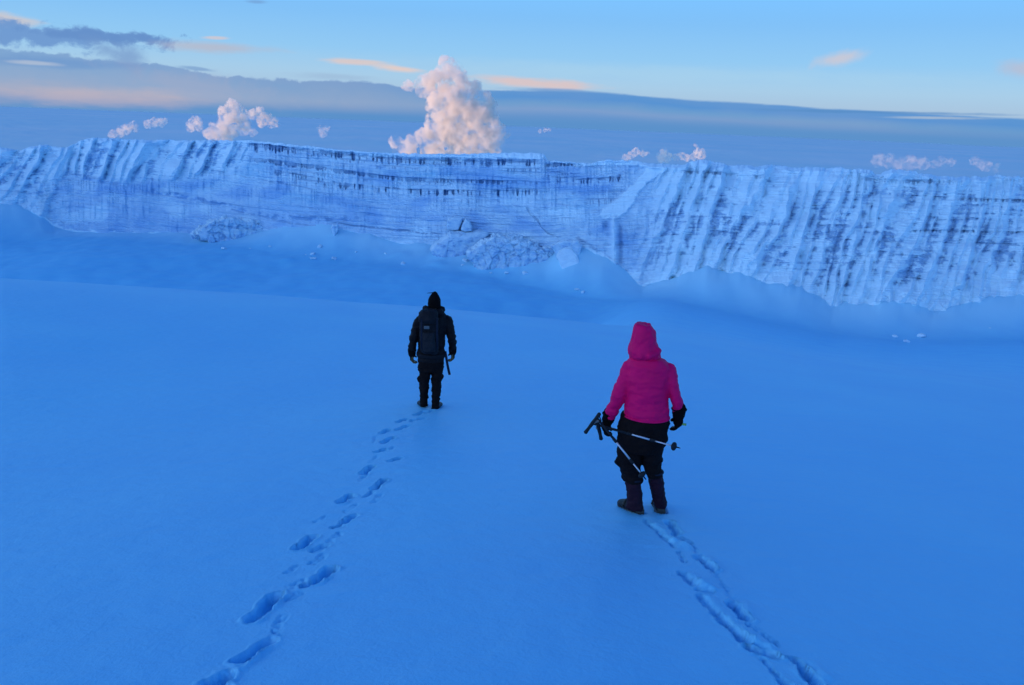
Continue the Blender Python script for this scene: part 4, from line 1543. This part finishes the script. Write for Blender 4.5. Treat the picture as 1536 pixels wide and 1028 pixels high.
for wr, hd, pn, cur, xs in ((wr_l, hd_l, (1, .1, .1), 1.25, 1), (wr_r, hd_r, (-1, .3, .0), 0.8, -1)):
    B = Build()
    dd = hd - wr
    dd /= np.linalg.norm(dd)
    hand(B, wr, dd, pn, (0, 0.9, 0), 0.98, cur, fat=1.55)
    B.ball(wr + dd * .065, (.042, .050, .055))
    B.limb(wr - dd * .045, wr + dd * .02, .058, .050)
    gl = B.link('glove', [M_FLEECE], P1, fuse=0.006, smooth=2, wrinkle=((30, 30, 30), 0.004))
    S = Build()
    S.tube([wr - dd * .04 + V(.057 * math.cos(t), .057 * math.sin(t), 0) for t in np.linspace(0, 6.2832, 21)], [.008] * 21, n=8, cap=False)
    S.link('cuff', [M_FLEECE], gl)
    if xs < 0:
        T = Build()
        T.box(wr + dd * .085 + V(.050, -.02, 0), (.034, .022, .014))
        T.link('tag', [M_GREEN], gl)


# ---- poles held in the left hand
def pole(tip, top, g0, g1, lab, cuts=(0.42, 0.70)):
    o = thing('trekking_pole', f.o + f.x * top[0] + f.n * top[1] + V(0, 0, top[2]), f.rz, lab, 'trekking pole', 'trekking poles held by the person in pink')
    sub = lambda p: np.array(p) - top
    tip, g0, g1, top_ = sub(tip), sub(g0), sub(g1), sub(top)
    d = tip - top_
    L = np.linalg.norm(d)
    d /= L
    up_ = Build().tube([top_ - d * .02, top_ + d * L * cuts[0]], [.0105, .0105], n=10)
    up_.link('upper_shaft', [M_GRIP], o, label='black upper section of the pole')
    B = Build()
    B.tube([top_ + d * L * (cuts[0] - .02), top_ + d * L * cuts[1]], [.0082, .0082], n=10)
    B.link('middle_shaft', [M_ALU], o)
    B = Build()
    B.tube([top_ + d * L * (cuts[1] - .01), top_ + d * (L - .01)], [.0066, .0058], n=10)
    B.link('lower_shaft', [M_ALU], o)
    for c_ in cuts:
        B = Build()
        B.tube([top_ + d * (L * c_ - .022), top_ + d * (L * c_ - .018), top_ + d * (L * c_ + .018), top_ + d * (L * c_ + .024)], [.009, .013, .013, .009], n=10)
        B.link('lock_collar', [M_GRIP], o)
    B = Build()
    t0 = top_ + d * (L - .035)
    B.tube([t0 - d * .020, t0 - d * .012, t0 + d * .002, t0 + d * .014, t0 + d * .022], [.010, .030, .036, .030, .012], n=18)
    B.link('basket', [M_GRIP], o)
    B = Build()
    B.tube([t0 + d * .015, t0 + d * .045, t0 + d * .055], [.007, .005, .002], n=8)
    B.link('tip', [M_GRIP], o)
    B = Build()
    g = g1 - g0
    gl_ = np.linalg.norm(g)
    g /= gl_
    B.tube([g0, g0 + g * .008, g0 + g * gl_ * .3, g0 + g * gl_ * .5, g0 + g * gl_ * .75, g1 - g * .008, g1], [.009, .016, .014, .0165, .0135, .017, .009], n=12)
    gr = B.link('grip', [M_GRIP], o)
    B = Build()
    m_ = (g0 + g1) / 2
    B.tube([m_, m_ * .5 + top_ * .5, top_ + d * .015], [.014, .015, .013], n=10)
    B.link('neck', [M_CORK], gr)
    B = Build()
    a_ = g0 + g * .02
    sag = V(0.03, -.02, -.05)
    B.tube([a_, a_ + sag * .8, (a_ + top_) / 2 + sag, top_ + sag * .5 + V(.02, 0, 0), top_ + d * .04], [(.008, .002)] * 5, n=8)
    B.link('wrist_strap', [M_WEB], gr)
    return o


yb = -.10
pole(L_(1017, 671.5, -.26), L_(893, 636.5, yb + .05), L_(896, 632, yb + .03), L_(902, 660, yb + .06), 'trekking pole pointing right across the black trousers, basket beyond the right leg')
pole(L_(967, 717, -.22), L_(897, 629, yb), L_(900, 620, yb - .02), L_(877.5, 650, yb + .02), 'trekking pole slanting steeply down between the legs, the lower of the two', (0.36, 0.72))

# ---- walker in black with the backpack
f = Frame(648.5, 612)
L_ = f.loc
P2 = thing('person', f.o + V(0, 0, -0.03), f.rz, 'person all in black with a pointed cap and tan gloves, farther down the slope', 'person')
sh_l, sh_r = L_(630, 478), L_(671, 478)
el_l, el_r = L_(620, 504, -.04), L_(678, 504, -.04)
wr_l, wr_r = L_(618, 527, .02), L_(679, 524, .02)
hd_l, hd_r = L_(618.5, 539, .05), L_(679, 536, .05)
hdc = L_(651, 452, .03)
hip_l, hip_r = L_(638, 545), L_(655, 545)
kn_l, kn_r = L_(636, 577, .03), L_(654.5, 577, .0)
an_l, an_r = L_(635, 601, .06), L_(653, 604, -.03)
heel_l = L_(635.5, 608, .05)
heel_r = L_(653, 613, -.03)
heel_l[2] = ground_at(f, heel_l) + .01
heel_r[2] = ground_at(f, heel_r) + .01
toe_l = heel_l + V(-.06, .27, 0)
toe_r = heel_r + V(.07, .27, 0)
toe_l[2] = ground_at(f, toe_l) + .01
toe_r[2] = ground_at(f, toe_r) + .01
B = Build()
head(B, hdc, 0.90)
B.tube([V(hdc[0], 0, z) for z in (0.85, 1.0, 1.15, 1.32, 1.42, 1.50)], [(.15, .10), (.13, .10), (.15, .11), (.17, .11), (.14, .09), (.06, .06)], horizontal=True, n=18)
for a, b_, c_ in ((sh_l, el_l, wr_l), (sh_r, el_r, wr_r)):
    B.limb(a, b_, .052, .040)
    B.limb(b_, c_, .040, .028)
hand(B, wr_l, hd_l - wr_l, (1, 0.2, 0), (0, 0.8, 0), 1.0, 0.9, fat=0.85)
hand(B, wr_r, hd_r - wr_r, (-1, 0.2, 0), (0, 0.8, 0), 1.0, 0.9, fat=0.85)
for h_, k_, a_, hl, te in ((hip_l, kn_l, an_l, heel_l, toe_l), (hip_r, kn_r, an_r, heel_r, toe_r)):
    B.limb(h_ + V(0, 0, .05), k_, .080, .055)
    B.limb(k_, a_, .050, .036, mid=.008)
    B.limb(a_, hl + V(0, .03, .04), .036, .036)
    B.limb(hl + (te - hl) * .1 + V(0, 0, .05), hl + (te - hl) * .85 + V(0, 0, .04), .034, .025)
body = B.link('body', [M_SKIN], P2, fuse=0.010, smooth=2)
for sx in (-1, 1):
    Build().ball(hdc + V(sx * .031, .074, .007), .0115, n=12).link('eye', [M_EYE], body)
B = Build()
f.rows(B, [(538, 627, 666, .15, 0), (532, 626, 667, .155, 0), (520, 627, 667, .15, 0), (505, 627, 667, .15, 0), (490, 626, 671, .15, 0), (480, 626.5, 675, .145, 0),
           (472, 629, 671, .125, 0), (467, 633, 667, .11, 0), (462, 637, 664, .10, 0)], n=24)
B.limb(sh_l, el_l, .075, .062)
B.limb(el_l, wr_l, .062, .052)
B.limb(sh_r, el_r, .075, .062)
B.limb(el_r, wr_r, .060, .052)
jk = B.link('jacket', [M_BLACKSHELL], P2, fuse=0.009, smooth=3, wrinkle=((9, 9, 13), 0.018))
B = Build()    # hood lying folded on the shoulders
cc = L_(650.5, 462, -.01)
B.tube([cc + V(.118 * math.cos(t), .105 * math.sin(t) - .01, .02 * math.sin(2 * t + .6) - .012 * math.cos(t)) for t in np.linspace(0, 6.2832, 25)], [.040] * 25, n=12, cap=False)
B.limb(L_(642, 466, -.10), L_(660, 466, -.10), .055, .055)
B.link('folded_hood', [M_BLACKSHELL], P2, fuse=0.008, smooth=2, wrinkle=((16, 16, 16), 0.014))
B = Build()
f.rows(B, [(458, 642.5, 661.5, .112, .02), (452, 641.6, 661.2, .116, .02), (447, 642.2, 661, .112, .02), (442, 644.4, 659.4, .095, .02), (438, 647.4, 656.8, .055, .03), (435.5, 649.5, 655, .028, .03), (434.3, 651, 653.6, .012, .03)], n=20)
cap = B.link('knitted_cap', [M_FLEECE], P2, fuse=0.006, smooth=1, wrinkle=((25, 25, 25), 0.004))
B = Build()
B.tube([L_(652, 435.5, .03), L_(648, 436.3, .03), L_(643.5, 436.6, .02), L_(640.5, 436.9, .02)], [.007, .006, .005, .003], n=8)
B.link('cord', [M_FLEECE], cap)
B = Build()
f.rows(B, [(530, 627, 666, .14, 0), (545, 626.5, 665.5, .14, 0), (552, 628, 664, .13, 0)], n=20)
f.rows(B, [(545, 626.5, 646.3, .115, 0), (556, 628.6, 645.8, .10, .0), (562, 628.2, 645, .095, .01), (575, 628.8, 643.4, .085, .03), (590, 629.8, 642, .075, .04), (600, 630, 641.3, .07, .05), (606, 630.2, 640.8, .068, .055)], n=16)
f.rows(B, [(545, 647, 666, .115, 0), (556, 647.2, 664.4, .10, .0), (566, 647.2, 662.8, .092, .0), (578, 647.2, 662, .085, 0.), (592, 647.6, 660, .075, -.02), (604, 647.2, 658.6, .07, -.03), (610, 646.8, 658.4, .068, -.03)], n=16)
B.ball(L_(629.5, 566, .0), (.03, .05, .07))
B.ball(L_(662.5, 563, .0), (.028, .05, .06))
B.link('trousers', [M_BLACKCLOTH], P2, fuse=0.008, smooth=2, wrinkle=((12, 12, 16), 0.016))
for hl, te, an in ((heel_l, toe_l, an_l), (heel_r, toe_r, an_r)):
    B, S = Build(), Build()
    boot(B, S, hl, te, an, w=.056)
    bt = B.link('boot', [M_BOOT], P2, fuse=0.007, smooth=1)
    S.link('sole', [M_BOOT], bt)
for wr, hd, pn in ((wr_l, hd_l, (1, .1, .1)), (wr_r, hd_r, (-1, .1, .0))):
    dd = hd - wr
    dd /= np.linalg.norm(dd)
    B = Build()
    hand(B, wr, dd, pn, (0, 0.9, 0), 1.08, 0.95, fat=1.35)
    gl = B.link('glove', [M_GLOVETAN], P2, fuse=0.006, smooth=1, wrinkle=((30, 30, 30), 0.004))
    B = Build()
    B.limb(wr - dd * .06, wr + dd * .015, .060, .055)
    for q in (-.028, -.009, .010, .029):
        B.limb(wr + V(0, q, 0) - np.array(pn) * .012 + dd * .02, wr + V(0, q, 0) - np.array(pn) * .014 + dd * .10, .020, .017, n=8)
    B.link('cuff', [M_FLEECE], gl, fuse=0.006, smooth=2)

# ---- backpack (worn, a thing of its own)
bp_o = L_(644, 500, -.20)
BPK = thing('backpack', f.o + f.x * bp_o[0] + f.n * bp_o[1] + V(0, 0, bp_o[2]), f.rz, 'dark rucksack with a front pocket worn on the back of the person in black', 'backpack')
Q = lambda px, py, y: L_(px, py, y) - bp_o


def rows_bp(B, rows, n=20):
    pts, rad = [], []
    for (py, xl, xr, ry, y) in rows:
        a, b = Q(xl, py, y), Q(xr, py, y)
        pts.append((a + b) / 2)
        rad.append((abs(b[0] - a[0]) / 2, ry))
    B.tube(pts, rad, n=n, horizontal=True)


B = Build()
rows_bp(B, [(530, 634, 656, .07, -.19), (527, 631, 657.5, .09, -.19), (514, 629.5, 658, .10, -.20), (500, 629, 658, .10, -.20), (485, 629.5, 658, .10, -.20), (474, 631, 657, .09, -.19)])
B.link('main_bag', [M_PACK], BPK, fuse=0.009, smooth=3, wrinkle=((12, 12, 12), 0.012))
B = Build()
rows_bp(B, [(484, 628, 657, .10, -.24), (478, 627, 658, .13, -.23), (470, 628.5, 657.5, .12, -.22), (465, 632, 654, .09, -.21)])
lid = B.link('lid', [M_PACK], BPK, fuse=0.009, smooth=3, wrinkle=((14, 14, 14), 0.012))
B = Build()
B.box(Q(640, 491.5, -.335), (.075, .014, .045))
B.link('badge', [M_BADGE], lid)
B = Build()
rows_bp(B, [(527, 636, 653, .05, -.30), (520, 633.5, 653.5, .06, -.31), (508, 633, 652.5, .06, -.315), (499, 634, 651.5, .05, -.31)], n=16)
B.link('front_pocket', [M_PACK2], BPK, fuse=0.008, smooth=3, wrinkle=((16, 16, 16), 0.008))
for x0 in (632.5, 655.5):
    B = Build()
    B.tube([Q(x0, 478, -.335), Q(x0, 492, -.34), Q(x0, 508, -.335), Q(x0, 524, -.31)], [(.010, .003)] * 4, n=8)
    B.link('compression_strap', [M_WEB], BPK)
for xa, xb in ((636, 633), (657, 665)):
    B = Build()
    B.tube([Q(xa, 470, -.12), Q(xa - .5, 466.5, .0), Q(xb, 470, .10), Q(xb, 485, .17), Q(xb, 505, .15), Q(xb, 518, .02), Q(xa + (3 if xb > 650 else -3), 525, -.12)], [(.028, .008)] * 7, n=10)
    B.link('shoulder_strap', [M_PACK], BPK)
B = Build()
cc = Q(646.5, 531, 0)
B.tube([cc + V(.205 * math.cos(t), .165 * math.sin(t), 0) for t in np.linspace(0, 6.2832, 33)], [(.005, .028)] * 33, n=8, cap=False)
hb = B.link('hip_belt', [M_PACK], BPK)
B = Build()
B.tube([Q(668.0, 527, -.03), Q(669.3, 536, -.06), Q(671.3, 548, -.06), Q(673.2, 557, -.05), Q(674.6, 562.5, -.05)], [(.016, .003), (.018, .003), (.018, .003), (.018, .003), (.018, .003)], n=8, up=(0, 1, 0))
B.link('loose_strap', [M_WEB], hb, label='loose end of the hip belt hanging at the right hip')


# ------------------------------------------------------------------ fallen ice at the foot of the cliff
def ice_rock(name, outline, dist_off, depth, label, cat, material, rough=0.5, cell=0.5, seed=0, group=None, tilt=0.0, cover=0.0):
    """block whose front outline was surveyed from the camera position, given its own distance, depth and broken faces"""
    pts = []
    pxm = np.mean([p[0] for p in outline])
    az0 = az_tan(pxm, 350)[0]
    R0 = float(Rbase(np.array([az0]))[0]) + dist_off
    n = V(math.sin(az0), math.cos(az0), 0)
    x = V(n[1], -n[0], 0)
    loc = []
    for (px, py) in outline:
        d = ray(px, py)
        t = R0 / (d @ n)
        q = d * t
        loc.append((q @ x, q[2]))
    loc = np.array(loc)
    cx, cz = loc.mean(0)
    zmin = loc[:, 1].min()
    bm = bmesh.new()
    layers = [(-depth * .5, .72), (-depth * .42, .92), (-depth * .15, 1.0), (depth * .3, .97), (depth * .5, .85)]
    rings = []
    for dy, s_ in layers:
        rings.append([bm.verts.new(((a - cx) * s_, dy + tilt * (b - zmin), (b - zmin) * s_ + (1 - s_) * (cz - zmin) * .6)) for a, b in loc])
    m_ = len(loc)
    for r0, r1 in zip(rings[:-1], rings[1:]):
        for i in range(m_):
            bm.faces.new((r0[i], r0[(i + 1) % m_], r1[(i + 1) % m_], r1[i]))
    bm.faces.new(rings[0][::-1])
    bm.faces.new(rings[-1])
    bmesh.ops.recalc_face_normals(bm, faces=bm.faces)
    me = bpy.data.meshes.new(name)
    bm.to_mesh(me)
    bm.free()
    o = bpy.data.objects.new(name, me)
    sc.collection.objects.link(o)
    o.location = (n * R0 + x * cx + V(0, 0, zmin)).tolist()
    o.rotation_euler = (0, 0, math.atan2(x[1], x[0]))
    md = o.modifiers.new('r', 'REMESH')
    md.mode = 'VOXEL'
    md.voxel_size = cell * .35
    dg = bpy.context.evaluated_depsgraph_get()
    m2 = bpy.data.meshes.new_from_object(o.evaluated_get(dg))
    o.modifiers.clear()
    o.data = m2
    m2.name = name
    nv = len(m2.vertices)
    co, no = np.empty(nv * 3), np.empty(nv * 3)
    m2.vertices.foreach_get('co', co)
    m2.vertices.foreach_get('normal', no)
    co, no = co.reshape(-1, 3), no.reshape(-1, 3)
    w = co + seed * 13.7
    cells = perlin3(w * .35) + .6 * np.round(3 * perlin3(w * np.array([.5, .5, .9]))) / 3 + .4 * np.abs(perlin3(w * 1.1)) + .25 * perlin3(w * 2.3)
    ns = {True: 260, False: 5}[name == 'rubble_heap'] if rough != .35 else 12
    rg = np.random.RandomState(seed + 3)
    lo_, hi_ = co.min(0), co.max(0)
    seeds = lo_ + rg.rand(ns, 3) * (hi_ - lo_)
    jit = co + 0.25 * np.stack([perlin3(w * .9), perlin3(w * .9 + 9), perlin3(w * .9 + 21)], -1)
    d2 = np.linalg.norm(jit[:, None, :] - seeds[None], axis=2)
    si = np.argsort(d2, axis=1)[:, :2]
    f1_ = np.take_along_axis(d2, si, 1)
    gap = 1 - sstep(f1_[:, 1] - f1_[:, 0], 0.02, 0.22 if name == 'rubble_heap' else 0.3)
    blk = rg.rand(ns)[si[:, 0]] * 2 - 1
    tiltv = rg.normal(size=(ns, 3))[si[:, 0]]
    blk = blk + 0.25 * np.sum(tiltv * (co - seeds[si[:, 0]]), 1)
    blocky = 1.0 if name == 'rubble_heap' else .45
    co = co + no * (rough * (0.9 * cells) + blocky * (0.5 * np.clip(blk, -1, 1) - 0.35 * gap) * min(rough * 1.6, 1))[:, None]
    if name != 'ice_lump' and 'lump alone' not in label and 'cracked blocks' not in label and 'wedge' not in label:
        zt_ = co[:, 2].max()
        co[:, 2] -= 2.5 * (1 - sstep(co[:, 2] / zt_, -0.1, 0.4))
    m2.vertices.foreach_set('co', co.reshape(-1))
    m2.polygons.foreach_set('use_smooth', np.ones(len(m2.polygons), bool))
    e_ = fbm3(w * np.array([.5, .5, 1.2]), 4, .6)
    vals = dict(snow=np.clip(cover + sstep(no[:, 2] + .25 * e_, .30, .75), 0, 1), dirt_gap=np.maximum(sstep(e_ + 0.35 * np.abs(perlin3(w * 1.6)), .45, .9) * (.4 if rough > .3 else .08), gap * .35 * (1 - cover) * sstep(e_, -.2, .3)),  # dirt noise, plus crack darkness between the blocks put into the colour
                dark_ice=sstep(e_, -.1, .5) * .5 * (1 - cover), cyan=np.full(nv, .12))
    for k_, v_ in vals.items():
        at = m2.attributes.new(k_, 'FLOAT', 'POINT')
        at.data.foreach_set('value', v_.astype(np.float32))
    m2.materials.clear()
    m2.materials.append(material)
    m2.update()
    o['label'] = label
    o['category'] = cat
    if group:
        o['group'] = group
    return o


G_ = 'fallen ice at the foot of the cliff'
ice_rock('ice_boulder', [(669, 338), (672, 328), (682, 325), (694, 327), (691, 338), (688, 344), (678, 345), (670, 343)], -1.0, 5, 'rounded ice block at the top left of the cracked blocks in mid cliff', 'ice block', M_ICE, .18, .5, 1, G_)
ice_rock('ice_boulder', [(691, 344), (694, 334), (698, 328), (704, 332), (709, 341), (708, 346), (699, 347)], -1.2, 5, 'small wedge of ice leaning right of the rounded block, over the crack', 'ice block', M_ICE, .18, .5, 2, G_)
ice_rock('ice_boulder', [(645, 372), (655, 362), (672, 352), (674, 347), (700, 349), (722, 346), (733, 350), (728, 356), (715, 364), (704, 374), (690, 385), (660, 384)], -3.5, 8,
         'long slab of cracked ice under the two small blocks, cut off by a dark gap', 'ice block', M_ICE, .35, .6, 3, G_)
ice_rock('rubble_heap', [(700, 378), (712, 368), (726, 361), (738, 353), (748, 351), (757, 356), (775, 355), (790, 360), (803, 365), (812, 372), (824, 366), (838, 366),
                         (840, 380), (830, 392), (800, 397), (770, 395), (745, 398), (715, 394)], -7.0, 9, 'rough heap of broken grey ice under the crack in mid cliff', 'ice rubble', M_ICE, .8, .5, 4, G_)
ice_rock('ice_boulder', [(834, 385), (838, 377), (848, 372), (858, 373), (866, 382), (871, 394), (864, 400), (850, 403), (843, 398)], -8.5, 4,
         'smooth white ice slab standing right of the rubble heap', 'ice block', M_ICE, .14, .45, 5, G_, tilt=.35, cover=.7)
ice_rock('ice_boulder', [(828, 368), (836, 362), (850, 359), (866, 361), (874, 368), (870, 378), (850, 374), (836, 378)], -5.0, 4,
         'low snow topped ice ledge behind the smooth white slab', 'ice block', M_ICE, .45, .5, 6, G_)
ice_rock('rubble_heap', [(285, 352), (300, 342), (312, 332), (335, 326), (352, 328), (372, 330), (392, 331), (405, 338), (420, 350), (400, 360), (350, 364), (310, 358)], -4.0, 6,
         'low heap of broken ice under the dark ledge, left of the centre', 'ice rubble', M_ICE, .8, .6, 7, G_)
ice_rock('ice_boulder', [(495, 343), (499, 337), (506, 337), (509, 343), (503, 347)], -4.0, 2.5, 'small dark ice boulder at the snow edge left of the centre', 'ice block', M_ICE, .3, .4, 8, G_)
ice_rock('ice_boulder', [(736, 396), (738, 388), (746, 386), (754, 390), (756, 396), (746, 399)], -9.5, 2.5, 'small grey ice boulder half buried at the front of the rubble heap', 'ice block', M_ICE, .3, .4, 9, G_)
ice_rock('ice_boulder', [(1479, 497), (1481, 492), (1486, 491), (1488, 495), (1485, 498)], -11.0, 1.2, 'tiny pale ice lump alone on the snow apron at the right', 'ice block', M_ICE, .1, .25, 10, G_, cover=.8)
ice_rock('ice_boulder', [(640, 397), (641, 393), (647, 391), (651, 394), (650, 398)], -10, 2, 'small snowy ice lump on the flat snow beyond the person in black', 'ice block', M_ICE, .15, .35, 11, G_, cover=.6)

# loose lumps strewn below the face
rnd = random.Random(5)
src = None
for k_ in range(24):
    px = rnd.choice([rnd.uniform(560, 700), rnd.uniform(690, 880), rnd.uniform(400, 540), rnd.uniform(250, 430), rnd.uniform(960, 1500)])
    fy = np.interp(px, [p[0] for p in foot_line], [p[1] for p in foot_line])
    py = fy + rnd.uniform(-16, 8) if px < 900 else fy - rnd.uniform(4, 30)
    w = hit(px, py, 60.0, 420.0)
    if src is None:
        src = ice_rock('ice_lump', [(640, 397), (641, 393), (647, 391), (651, 394), (650, 398)], -10, 2, 'small snowy ice lump strewn on the snow just below the ice cliff', 'ice lump', M_ICE, .3, .35, 12,
                       'small ice lumps strewn below the cliff', cover=.4)
        o = src
    else:
        o = src.copy()
        sc.collection.objects.link(o)
    s_ = rnd.uniform(0.3, 0.85) ** 1.3
    o.scale = (s_ * rnd.uniform(.7, 1.3), s_, s_ * rnd.uniform(.6, 1.2))
    o.rotation_euler = (rnd.uniform(-.3, .3), rnd.uniform(-.3, .3), rnd.uniform(0, 6.28))
    o.location = (w[0], w[1], w[2] - 0.25 * s_)
